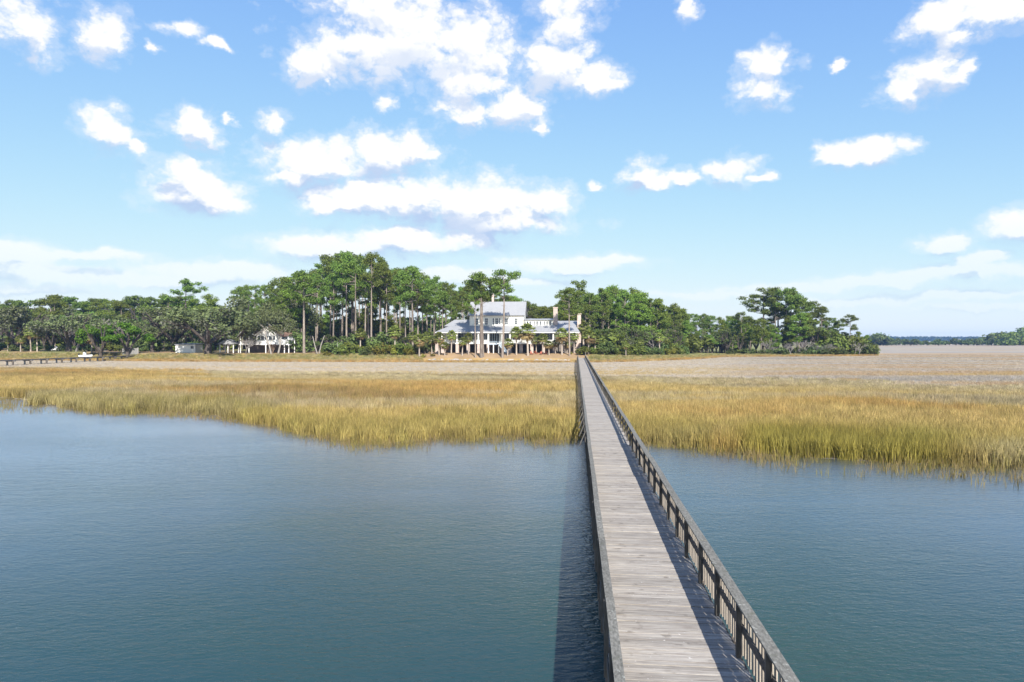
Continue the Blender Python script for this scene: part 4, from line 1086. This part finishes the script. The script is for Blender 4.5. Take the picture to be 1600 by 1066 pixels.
# shrubs
for k in range(34):
    p = 510 + 4.6 * k + rr.uniform(-3, 3); dd = rr.uniform(236, 248)
    plant(pick(SHR + SHD + SHY[:1]), 'shrub', ('shrub in the thicket ' + ('by the V-shaped dead trunk' if p < 560 else 'by the parked silver car' if p < 640 else 'just left of the large house')), 'shrub', p, dd, top=rr.uniform(530, 547), group='shrubs left of the large house', wide=rr.uniform(.9, 1.4))
for k in range(24):
    p = 908 + 7 * k + rr.uniform(-3, 3); dd = np.interp(p, [900, 960, 1000, 1050, 1100], [238, 241, 250, 266, 300]) + rr.uniform(-2, 5)
    plant(pick(SHR + SHD * 2), 'shrub', 'shrub at the foot of the right wood', 'shrub', p, dd, top=rr.uniform(530, 544), group='shrubs at the foot of the right wood', wide=rr.uniform(.9, 1.3))
for k in range(18):
    p = 2 + 19 * k + rr.uniform(-6, 6); dd = rr.uniform(262, 275)
    plant(pick(SHD + SHR[:1]), 'shrub', 'low shrub under the trees on the left lawn', 'shrub', p, dd, top=rr.uniform(528, 540), group='shrubs on the left lawn', wide=rr.uniform(.9, 1.4))
for p, dd, top, lab in ((662, 232, 552, 'bright yellow shrub near the shore left of the large house'), (640, 236, 541, 'yellow-green shrub by the golden palmetto'), (892, 237, 549, 'pale yellow shrub at the boardwalk end'),
                        (676, 234, 551, 'small yellow plant beside the shore rocks'), (1047, 262, 541, 'yellow-green bush at the edge of the meadow')):
    plant(pick(SHY), 'shrub', lab, 'shrub', p, dd, top=top, wide=1.2)
#PART3
# ------------------------------------------------------------------ large white house
HV = 243.0
hu0 = U(790, HV)
hx, hy = dock2w(hu0, HV)
hz = H(790, HV) - .05
house = thing('house', 'large white house with pale metal roofs, raised porch and brick piers behind palmettos', 'house', (hx, hy, hz), -TH)
def hu(px_, v): return U(px_, v) - hu0
def hzz(py_, px_, v): return zv(py_, px_, v) - hz
VF, VW, V2, VBk = 243.0, 246.8, 247.4, 259.0         # porch front, porch wall, upper wall, back
L = lambda v: v - HV
FLZ = hzz(536, 780, VF); EAV = hzz(518.6, 780, VF - .9)
LOW = -1.0
def win(root, name, x0, x1, y, z0, z1, nx=2, nz=2, frame='white', t=.10):
    fr = MB()
    fr.box(x0 - t, x0, y - .08, y + .05, z0 - t, z1 + t); fr.box(x1, x1 + t, y - .08, y + .05, z0 - t, z1 + t)
    fr.box(x0, x1, y - .08, y + .05, z0 - t, z0); fr.box(x0, x1, y - .08, y + .05, z1, z1 + t)
    w_ = part(name, fr, M[frame], root)
    part('pane', MB().box(x0, x1, y - .01, y + .03, z0, z1), M['glass'], w_)
    mu = MB()
    for i in range(1, nx): mu.box(x0 + (x1 - x0) * i / nx - .03, x0 + (x1 - x0) * i / nx + .03, y - .05, y - .012, z0, z1)
    for i in range(1, nz):
        zc = z0 + (z1 - z0) * i / nz
        mu.box(x0, x1, y - .046, y - .013, zc - .03, zc + .03)
    if nx > 1 or nz > 1: part('muntin', mu, M[frame], w_)
    return w_
# walls
uxl, uxr = hu(733.6, V2), hu(817.8, V2)
Z2 = hzz(509, 775, V2) - .8; ZE = hzz(492, 775, V2)
part('upper_wall', MB().box(uxl, uxr, L(V2), L(VBk), Z2 - 3, ZE), M['cream'], house)
zr = hzz(471.6, 780, 253.2)
pl, pr = hu(692, VW), hu(903, VW)
part('porch_wall', MB().box(pl, pr, L(VW), L(VBk) - .5, FLZ, EAV + .4), M['cream'], house)
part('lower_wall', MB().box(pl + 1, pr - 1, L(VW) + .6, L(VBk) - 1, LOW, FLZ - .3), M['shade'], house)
# main gable roof, ridge along the front
ov = .7
y0, ym, y1 = L(V2) - ov, L(253.2), L(VBk) + ov
rf = MB(); zf = ZE - .25
rl, rr_ = uxl - .5, uxr + .7
rf.slab([(rl, y0, zf), (rr_, y0, zf), (rr_, ym, zr), (rl, ym, zr)], .16)
rf.slab([(rl, y1, zf), (rr_, y1, zf), (rr_, ym + .002, zr - .002), (rl, ym + .002, zr - .002)], .16)
roof = part('main_roof', rf, M['metal'], house)
sm = MB()
k = 0
x_ = rl + .3
while x_ < rr_:
    sm.bar((x_, y0, zf + .03), (x_, ym, zr + .03), .05, .06); x_ += .62
part('standing_seam', sm, M['metal'], roof)
gb = MB(); gb.prism([(0, 0)] * 0 + [(L(V2), ZE - .05), (L(VBk), ZE - .05), (ym, zr - .35)], 0, .12)
gm = MB(); gm.v = [(uxr - .12 + y_, x__, z_) for x__, y_, z_ in gb.v]; gm.f = gb.f; gm.c = gb.c
part('gable_wall', gm, M['cream'], house)
gm2 = MB(); gm2.v = [(uxl + y_, x__, z_) for x__, y_, z_ in gb.v]; gm2.f = gb.f; gm2.c = gb.c
part('gable_wall', gm2, M['cream'], house)
# porch skirt roof with hipped ends
ez = EAV; tz = hzz(509, 775, V2 - .1)
el_, er_ = hu(679.5, VF - .9), hu(906, VF - .9)
yb = L(V2) - .02
sk = MB()
sk.slab([(el_, L(VF) - .9, ez), (er_, L(VF) - .9, ez), (er_ - 1.5, yb, tz), (el_ + 4.5, yb, tz)], .14)
sk.slab([(el_, L(VF) - .9, ez), (el_ + 4.5, yb, tz), (el_ + 4.5, L(VBk) - 4, tz), (el_, L(VBk), ez)], .14)
part('porch_roof', sk, M['metal'], house)
part('eave_board', MB().box(el_ + .1, er_ - .1, L(VF) - .82, L(VF) - .72, ez - .42, ez - .155), M['white'], house)
sm = MB(); x_ = el_ + 1.2
while x_ < er_ - 2:
    f_ = max(0, (el_ + 4.5 - x_) / 4.5); yy = yb - (yb - L(VF) + .9) * f_; zz_ = tz - (tz - ez) * f_
    sm.bar((x_, L(VF) - .9, ez + .03), (x_, yy, zz_ + .03), .05, .06); x_ += .62
part('standing_seam', sm, M['metal'], bpy.data.objects[house.children[-2].name])
# left wing roof
wl, wr = hu(694, V2), hu(734, V2)
zt = hzz(499.6, 715, 252.5)
lw_ = MB()
lw_.slab([(wl, yb + .01, tz - .1), (wr, yb + .01, tz - .1), (wr, L(252.5), zt), (wl + 3.0, L(252.5), zt)], .14)
lw_.slab([(wl, yb + .01, tz - .1), (wl + 3.0, L(252.5), zt), (wl, L(258), tz - .1)], .14)
lw_.slab([(wl, L(258), tz - .1), (wl + 3.0, L(252.5), zt - .002), (wr, L(252.5), zt - .002), (wr, L(258), tz - .1)], .14)
part('left_wing_roof', lw_, M['metal'], house)
# right wing roof
xl, xr = uxr + .05, hu(904.5, V2)
zt2 = hzz(501.5, 880, 253)
rw = MB()
rw.slab([(xl, yb + .01, tz - .1), (xr, yb + .01, tz - .1), (xr, L(253), zt2), (xl, L(253), zt2)], .14)
rw.slab([(xl, L(259), tz - .1), (xr, L(259), tz - .1), (xr, L(253) + .002, zt2 - .002), (xl, L(253) + .002, zt2 - .002)], .14)
part('right_wing_roof', rw, M['metal'], house)
# long dormer with clustered windows
dv = 248.0
dl, dr_ = hu(819.5, dv), hu(864, dv)
dz0, dz1 = hzz(509.5, 840, dv), hzz(500.4, 840, dv)
part('dormer_wall', MB().box(dl, dr_, L(dv), L(252.5), dz0 - .6, dz1), M['cream'], house)
part('dormer_roof', MB().slab([(dl - .3, L(dv) - .5, dz1 + .12), (dr_ + .3, L(dv) - .5, dz1 + .12), (dr_ + .3, L(253.4), dz1 + .75), (dl - .3, L(253.4), dz1 + .75)], .16), M['metal'], house)
for p0, p1 in ((819.8, 821.5), (823, 825.6), (827.3, 829.8), (834.6, 836.2), (838, 840.6), (843, 845.6), (850, 851.8), (853.6, 856), (858.4, 861)):
    win(house, 'window', hu(p0, dv), hu(p1, dv), L(dv) - .06, hzz(507.6, 840, dv), hzz(502.4, 840, dv), 1, 2)
# upper windows
for p0, p1, n_ in ((743.2, 746.8, 2), (757.8, 762.2, 2), (770, 771.8, 1), (774, 778.2, 2), (780, 781.8, 1), (789.4, 793.6, 2), (804.6, 808.8, 2)):
    win(house, 'window', hu(p0, V2), hu(p1, V2), L(V2) - .06, hzz(507.2, 775, V2), hzz(497.6, 775, V2), n_, 3)
# porch floor, columns, piers, railing
part('porch_floor', MB().box(hu(690, VF), hu(868, VF), L(VF) - .3, L(VW) - .02, FLZ - .35, FLZ), M['white'], house)
cols_px = (690.5, 714, 731.3, 747.5, 763, 784.8, 797, 814, 831, 848, 864.5)
for p in cols_px:
    x_ = hu(p, VF)
    c_ = MB().box(x_ - .19, x_ + .19, L(VF) - .19, L(VF) + .19, FLZ, EAV - .16)
    co = part('column', c_, M['white'], house)
    part('column_cap', MB().box(x_ - .27, x_ + .27, L(VF) - .27, L(VF) + .27, EAV - .32, EAV - .17), M['white'], co)
for p in (682.5, 691.5, 714.5, 731.5, 748, 763, 785, 796.5, 814, 831, 849, 866, 880):
    x_ = hu(p, VF)
    part('pier', MB().box(x_ - .55, x_ + .55, L(VF) - .25, L(VF) + .85, LOW, FLZ - .36 if p > 686 else FLZ + .2), M['brick'], house)
for a_, b_ in zip(cols_px[:-1], cols_px[1:]):
    if a_ == 763: continue
    x0, x1 = hu(a_, VF) + .19, hu(b_, VF) - .19
    rl_ = MB().box(x0, x1, L(VF) - .05, L(VF) + .05, FLZ + .98, FLZ + 1.08).box(x0, x1, L(VF) - .04, L(VF) + .04, FLZ + .12, FLZ + .2)
    ra = part('railing', rl_, M['white'], house)
    bl = MB(); q = x0 + .1
    while q < x1 - .05: bl.box(q - .035, q + .035, L(VF) - .02, L(VF) + .02, FLZ + .2, FLZ + .98); q += .16
    part('baluster', bl, M['white'], ra)
for p0, p1, n_ in ((716.2, 729.4, 3), (733, 744.5, 3), (754.5, 761.5, 2), (787.5, 795, 2), (801, 811, 2), (817, 828, 3), (835.5, 846.5, 3), (851, 863, 3)):
    win(house, 'window', hu(p0, VW), hu(p1, VW), L(VW) - .06, FLZ + .75, EAV - .35, n_, 1)
dr = MB().box(hu(765.5, VW), hu(780, VW), L(VW) - .08, L(VW) - .01, FLZ + .02, EAV - .3)
door = part('door', dr, M['dark'], house)
dp = MB(); dx0, dx1 = hu(765.5, VW), hu(780, VW)
for i in range(5): q = dx0 + (dx1 - dx0) * i / 4; dp.box(q - .07, q + .07, L(VW) - .13, L(VW) - .085, FLZ + .02, EAV - .3)
part('door_frame', dp, M['greyblue'], door)
# lower openings: dark sheets standing for the unlit voids
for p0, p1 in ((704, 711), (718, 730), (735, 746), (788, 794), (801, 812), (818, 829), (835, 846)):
    part('lower_void', MB().box(hu(p0, VW), hu(p1, VW), L(VW) + .45, L(VW) + .58, LOW, FLZ - .9), M['dark'], house)
# stairs: landing and a flight falling to the right
s0, s1 = hu(762.5, 240), hu(780, 240); sv0, sv1 = L(239.6), L(VF) - .32
part('landing', MB().box(s0, s1, sv0, sv1, FLZ - .62, FLZ - .42), M['greyblue'], house)
for x_ in (s0 + .2, (s0 + s1) / 2, s1 - .2):
    part('landing_post', MB().box(x_ - .14, x_ + .14, sv0, sv0 + .28, LOW, FLZ - .62), M['white'], house)
e1 = hu(792, 240); nst = 15
for i in range(nst):
    x_ = s1 + (e1 - s1) * i / nst; z_ = (FLZ - .42) * (1 - (i + .6) / nst)
    part('stair_tread', MB().box(x_ + .01, x_ + (e1 - s1) / nst + .03, sv0 + .1, sv1 - .3, z_ - .06, z_), M['greyblue'], house)
sr = MB()
for yy in (sv0 + .05, sv1 - .25):
    sr.bar((s1, yy, FLZ - .6), (e1, yy, -.2), .08, .4); sr.bar((s1, yy, FLZ + .6), (e1, yy, .9), .09, .12)
    for i in range(12):
        t_ = i / 11; x_ = s1 + (e1 - s1) * t_; z_ = (FLZ - .5) * (1 - t_)
        sr.box(x_ - .03, x_ + .03, yy - .03, yy + .03, z_ - .05, z_ + 1.05 - .1)
part('stair_rail', sr, M['greyblue'], house)
lr = MB().box(s0, s1, sv0, sv0 + .08, FLZ + .5, FLZ + .6)
q = s0
while q < s1: lr.box(q - .03, q + .03, sv0 + .01, sv0 + .07, FLZ - .42, FLZ + .5); q += .3
part('landing_rail', lr, M['greyblue'], house)
# chimneys
def chim(p0, p1, v, zlo, pyt, dep=1.4):
    a_, b_ = hu(p0, v), hu(p1, v); zt_ = hzz(pyt, (p0 + p1) / 2, v)
    c_ = part('chimney', MB().box(a_, b_, L(v), L(v) + dep, zlo, zt_), M['brick'], house)
    part('chimney_cap', MB().box(a_ - .15, b_ + .15, L(v) - .15, L(v) + dep + .15, zt_, zt_ + .35), M['brick'], c_)
chim(768.3, 771.6, 253.4, zr - 2, 460.5, 1.0)
chim(864.6, 871.2, 247.9, tz - 2, 481.5, 2.0)
chim(902, 907.8, 246.5, LOW, 491.5, 2.2)
fl = MB(); a_, b_ = hu(896, 246.3), hu(907.9, 246.3)
fl.prism([(a_, LOW), (b_, LOW), (b_, hzz(536, 900, 246.3)), (hu(902, 246.3), hzz(536, 900, 246.3)), (a_, hzz(541, 900, 246.3))], L(246.1), L(248.9))
part('chimney_base', fl, M['brick'], house)

# ------------------------------------------------------------------ small white house on the left
SV = 250.0
sxc = X(415, SV); szg = H(415, SV)
small = thing('house', 'smaller white gabled house with brown roof and raised deck under the oaks', 'house', (sxc, SV, szg))
fx = lambda p, d_=SV: X(p, d_) - sxc
fz = lambda py_, d_=SV: Zp(py_, d_) - szg
zfl, zev, zap = fz(537.6), fz(524), fz(511)
part('wall', MB().box(fx(400.5), fx(432), 0, 9, zfl, zev), M['white'], small)
part('gable_wall', MB().prism([(fx(399.5), zev), (fx(434), zev), (fx(416.8), zap)], -.02, .2), M['white'], small)
g = MB()
for s_ in (-1, 1):
    xe = fx(397.8) if s_ < 0 else fx(435.8)
    g.slab([(fx(416.8), -.7, zap + .25), (xe, -.7, zev - .15), (xe, 9.5, zev - .15), (fx(416.8), 9.5, zap + .25 + .002 * s_)], .2)
part('roof', g, M['shingle'], small)
bb = MB()
for xe in (fx(397.8), fx(435.8)): bb.bar((fx(416.8), -.76, zap + .1), (xe, -.76, zev - .3), .08, .35)
part('barge_board', bb, M['white'], small)
for x0 in (402.5, 408, 413.9, 420.3, 426): win(small, 'window', fx(x0), fx(x0 + 4.4), -.06, fz(531.2), fz(524.8), 2, 1)
# left gabled wing with open porch
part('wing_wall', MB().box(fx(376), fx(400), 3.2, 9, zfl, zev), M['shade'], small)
g = MB(); zap2 = fz(511.5)
g.slab([(fx(384), -.6, zap2), (fx(398.4), -.6, zev + .05), (fx(398.4), 9, zev + .05), (fx(384), 9, zap2)], .2)
g.slab([(fx(384), -.6, zap2), (fx(371.5), -.6, zev - .4), (fx(371.5), 9, zev - .4), (fx(384), 9, zap2 - .003)], .2)
part('wing_roof', g, M['shingle'], small)
bb = MB()
for xe, ze in ((fx(398.2), zev - .1), (fx(371.5), zev - .55)): bb.bar((fx(384), -.66, zap2 - .15), (xe, -.66, ze), .08, .32)
part('barge_board', bb, M['white'], small)
# right wing
part('wing_wall', MB().box(fx(432.1), fx(460), 2.2, 9, zfl, fz(525)), M['white'], small)
part('wing_roof', MB().slab([(fx(436), 1.2, fz(525.2)), (fx(462.5), 1.2, fz(525.2)), (fx(462.5), 6, fz(519)), (fx(436), 6, fz(519))], .22), M['shingle'], small)
win(small, 'window', fx(437.5), fx(447), 2.14, fz(530.5), fz(526), 2, 1)
part('wing_end', MB().box(fx(448), fx(460), .6, 2.15, fz(531.8), fz(525.6)), M['white'], small)
# deck, posts, railings, stairs, dark undercroft
part('deck', MB().box(fx(376), fx(455), -1.6, 2.1, zfl - .35, zfl), M['white'], small)
for p in (378.3, 391.4, 417.5, 446.5, 453.2): part('post', MB().box(fx(p) - .15, fx(p) + .15, -1.6, -1.3, -1, zfl - .35), M['white'], small)
for p in (378.3, 391.4): part('post', MB().box(fx(p) - .13, fx(p) + .13, -1.58, -1.32, zfl, zev - .3), M['white'], small)
part('post', MB().box(fx(459.8) - .13, fx(459.8) + .13, .2, .46, -1, fz(531.8)), M['white'], small)
for a_, b_ in ((378.3, 391.4), (391.4, 400), (401, 424), (436, 454)):
    x0, x1 = fx(a_) + .14, fx(b_) - .14
    ra = part('railing', MB().box(x0, x1, -1.5, -1.42, zfl + .95, zfl + 1.05).box(x0, x1, -1.49, -1.43, zfl + .1, zfl + .18), M['white'], small)
    bl = MB(); q = x0
    while q < x1: bl.box(q, q + .07, -1.475, -1.445, zfl + .18, zfl + .95); q += .15
    part('baluster', bl, M['white'], ra)
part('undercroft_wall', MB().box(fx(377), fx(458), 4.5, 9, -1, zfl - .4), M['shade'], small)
for i in range(12):
    z_ = zfl * (1 - (i + .5) / 12)
    part('stair_tread', MB().box(fx(426), fx(433.5), -1.7 - .3 * (i + 1), -1.7 - .3 * i + .03, z_ - .07, z_), M['steps'], small)
stg = MB()
for p in (426, 433.6): stg.bar((fx(p), -1.65, zfl - .2), (fx(p), -5.2, 0), .1, .35); stg.bar((fx(p), -1.65, zfl + .8), (fx(p), -5.2, 1), .08, .1)
part('stringer', stg, M['steps'], small)

pv = thing('pavilion', 'low white open pavilion with a pale gabled roof left of the small white house', 'pavilion', (X(351, 248), 248, H(351, 248)))
px0 = X(351, 248); q0 = lambda p: X(p, 248) - px0; hz1 = Zp(538, 248) - pv.location.z; ha = Zp(532, 248) - pv.location.z
for p in (343.5, 356, 364.5): part('post', MB().box(q0(p) - .14, q0(p) + .14, -.1, .18, -.6, hz1), M['white'], pv)
for p in (343.5, 356, 364.5): part('post', MB().box(q0(p) - .14, q0(p) + .14, 4.6, 4.88, -.6, hz1), M['white'], pv)
part('roof', MB().prism([(q0(341.5), hz1), (q0(366.5), hz1), (q0(366.5), hz1 + .25), (q0(354), ha + .4), (q0(341.5), hz1 + .25)], -.6, 5.4), M['metal'], pv)

gr_ = thing('garage', 'plain low white garage with one window at the foot of the dark oak', 'garage', (X(289, 250), 250, H(289, 250)))
gx0 = X(289, 250); gz = gr_.location.z; gh = Zp(538.5, 250) - gz; q0 = lambda p: X(p, 250) - gx0
part('wall', MB().box(q0(274), q0(305), 0, 6, -.6, gh), M['white'], gr_)
part('roof', MB().slab([(q0(273), -.5, gh + .1), (q0(306), -.5, gh + .1), (q0(306), 6.5, gh + .45), (q0(273), 6.5, gh + .45)], .18), M['metal'], gr_)
win(gr_, 'window', q0(298), q0(302.4), -.06, Zp(545, 250) - gz, Zp(541, 250) - gz, 2, 1)

# board screen and locker at the end of the low dock
bs = thing('board_screen', 'grey vertical board screen on posts at the shore end of the low dock', 'screen', (X(207, 247), 247, H(207, 247)))
bz = bs.location.z; x0, x1 = X(198, 247) - bs.location.x, X(215.2, 247) - bs.location.x
for p in (x0, x1): part('post', MB().box(p - .1, p + .1, .06, .26, -.6, Zp(543.4, 247) - bz), M['palepile'], bs)
q = x0
zt_ = Zp(544.2, 247) - bz
bm_ = MB().box(-.13, .13, -.02, .02, .2, zt_).mesh('board', M['board'])
while q < x1 - .1: link('board', bm_, bs, (q + .14, 0, random.gauss(0, .03))); q += .285
lk = thing('dock_locker', 'dark grey upright locker left of the board screen', 'locker', (X(194, 247), 247, H(194, 247)))
part('body', MB().box(-.75, .75, 0, 1.1, -.3, Zp(545, 247) - lk.location.z), M['board'], lk)
part('lid', MB().slab([(-.85, -.1, Zp(544.6, 247) - lk.location.z), (.85, -.1, Zp(544.6, 247) - lk.location.z), (.85, 1.2, Zp(544, 247) - lk.location.z), (-.85, 1.2, Zp(544, 247) - lk.location.z)], .08), M['olddeck'], lk)
part('door', MB().box(-.6, .6, -.04, -.005, .1, Zp(546, 247) - lk.location.z), M['board'], lk)

# skiff behind the low dock
def hull(L_, B, D):
    mb = MB(); secs = []
    for k in range(9):
        t = k / 8; b = B / 2 * (1 - max(0, (t - .45) / .55) ** 2.2); sh_ = D * (1 + .25 * t * t)
        secs.append([(t * L_, -b, sh_), (t * L_, -b * .8, D * .3), (t * L_, 0, D * .02 + .35 * D * max(0, t - .7)), (t * L_, b * .8, D * .3), (t * L_, b, sh_)])
    for s in secs: mb.v += s
    for k in range(8):
        for j in range(4): mb.f.append((k * 5 + j, k * 5 + j + 1, k * 5 + j + 6, k * 5 + j + 5))
        mb.f.append((k * 5, k * 5 + 5, k * 5 + 9, k * 5 + 4))
    mb.f.append((0, 4, 3, 2, 1)); return mb
bt_ = thing('skiff', 'small white motor boat lying behind the low dock', 'boat', (X(124, 246), 246, H(124, 246) + .1), .1)
part('hull', hull(4.4, 1.8, .8), M['boat'], bt_)
part('console', MB().box(1.4, 2.2, -.4, .4, .8, 1.75), M['boat'], bt_)
part('windscreen', MB().slab([(2.2, -.38, 1.72), (2.2, .38, 1.72), (2.02, .38, 2.1), (2.02, -.38, 2.1)], .03), M['glass'], bt_)
om = part('outboard_motor', MB().box(-.45, -.02, -.22, .22, .5, 1.45), M['rubber'], bt_)
part('leg', MB().box(-.32, -.15, -.07, .07, -.1, .5), M['rubber'], om)

# parked cars
def car(px_, d_, rz, label, m_):
    c_ = thing('parked_car', label, 'car', (X(px_, d_), d_, H(px_, d_) + .05), rz)
    prof = [(-2.2, .35), (2.2, .35), (2.25, .8), (1.3, .98), (.6, 1.5), (-1.0, 1.55), (-1.9, 1.05), (-2.25, .9)]
    part('body', MB().prism(prof, -.88, .88), m_, c_)
    part('window', MB().prism([(1.1, 1.0), (.55, 1.42), (-.95, 1.46), (-1.6, 1.05)], -.9, .9), M['glass'], c_)
    for x_ in (-1.4, 1.4):
        for y_ in (-.8, .8):
            mb = MB()
            ring = [(x_ + .33 * math.cos(a), .33 + .33 * math.sin(a)) for a in np.linspace(0, 2 * PI, 12, endpoint=False)]
            mb.prism(ring, y_ - .12, y_ + .12)
            wh = part('wheel', mb, M['rubber'], c_)
            rm = MB(); rm.prism([(x_ + .2 * math.cos(a), .33 + .2 * math.sin(a)) for a in np.linspace(0, 2 * PI, 10, endpoint=False)], y_ - .13, y_ + .13)
            part('rim', rm, M['carpaint'], wh)
car(628, 252, .1, 'silver car parked by the shrubs left of the large house', M['carpaint'])
car(88, 283, .0, 'white car parked under the mossy oak on the left', M['boat'])

# reddish chairs on the lawn
def chair(px_, d_, rz, label):
    c_ = thing('garden_chair', label, 'chair', (X(px_, d_), d_, H(px_, d_)), rz, 'red chairs on the lawn before the large house')
    for i in range(5):
        s_ = part('seat_slat', MB().slab([(-.34, -.35 + .14 * i, .42 - .03 * i), (.34, -.35 + .14 * i, .42 - .03 * i), (.34, -.23 + .14 * i, .395 - .03 * i), (-.34, -.23 + .14 * i, .395 - .03 * i)], .03), M['redwood'], c_)
    for i in range(5):
        xx = -.30 + .15 * i
        part('back_slat', MB().slab([(xx - .065, .32, .3), (xx + .065, .32, .3), (xx + .065, .72, 1.22 - .25 * abs(i - 2) * .4), (xx - .065, .72, 1.22 - .25 * abs(i - 2) * .4)], .03), M['redwood'], c_)
    for s_ in (-1, 1):
        part('armrest', MB().box(s_ * .43 - .07, s_ * .43 + .07, -.42, .5, .60, .635), M['redwood'], c_)
        part('leg', MB().box(s_ * .40 - .02, s_ * .40 + .02, -.40, -.28, -.1, .60), M['redwood'], c_)
        part('leg', MB().bar((s_ * .37, -.30, .38), (s_ * .37, .75, -.02), .03, .12), M['redwood'], c_)
for p, dd, rz, lab in ((831, 236, .5, 'red garden chair on the lawn, leftmost of the four, beside the tall palmetto trunk'), (838, 237.5, 2.6, 'red garden chair facing away, second from the tall palmetto trunk'),
                       (845, 236, -.3, 'red garden chair on the lawn, third from the tall palmetto trunk'), (852, 237, -.9, 'red garden chair on the lawn, the one nearest the boardwalk')):
    chair(p, dd, rz, lab)

# rocks along the shore before the large house
def rock_mesh(seed):
    r = np.random.default_rng(seed); import bmesh
    b = bmesh.new(); bmesh.ops.create_icosphere(b, subdivisions=2, radius=1)
    for v in b.verts: v.co = Vector((v.co.x * 1.2, v.co.y, v.co.z * .65)) * (1 + .25 * (r.random() - .5))
    m = bpy.data.meshes.new('shore_rock'); b.to_mesh(m); b.free(); m.materials.append(M['rock']); return m
rks = [rock_mesh(s) for s in range(4)]
for k in range(64):
    p = 672 + 3.4 * k + rr.uniform(-2, 2)
    if p > 892: break
    sh = float(np.interp(p, SHORE[:, 0], SHORE[:, 1])); dd = sh + rr.uniform(-4.5, -1)
    s_ = rr.uniform(.25, .75)
    o = link('shore_rock', rr.choice(rks), None, (X(p, dd), dd, H(p, dd) + s_ * .15), (rr.uniform(-.3, .3), rr.uniform(-.3, .3), rr.uniform(0, 6.3)), (s_, s_, s_))
    tag(o, 'pale rock in the rough line along the shore before the large house', 'rock', 'rocks along the shore')

# ------------------------------------------------------------------ air
hm = bpy.data.materials.new('air'); hm.use_nodes = True
t = hm.node_tree; t.nodes.remove(t.nodes['Principled BSDF'])
pv_ = t.nodes.new('ShaderNodeVolumePrincipled'); pv_.inputs['Color'].default_value = (.30, .55, 1.0, 1); pv_.inputs['Density'].default_value = .00010; pv_.inputs['Anisotropy'].default_value = .0
t.links.new(pv_.outputs[0], t.nodes['Material Output'].inputs['Volume'])
kind(link('haze', MB().box(-6200, 6200, -960, 3660, -2.8, 48).mesh('haze', hm)), 'stuff')
#PART4
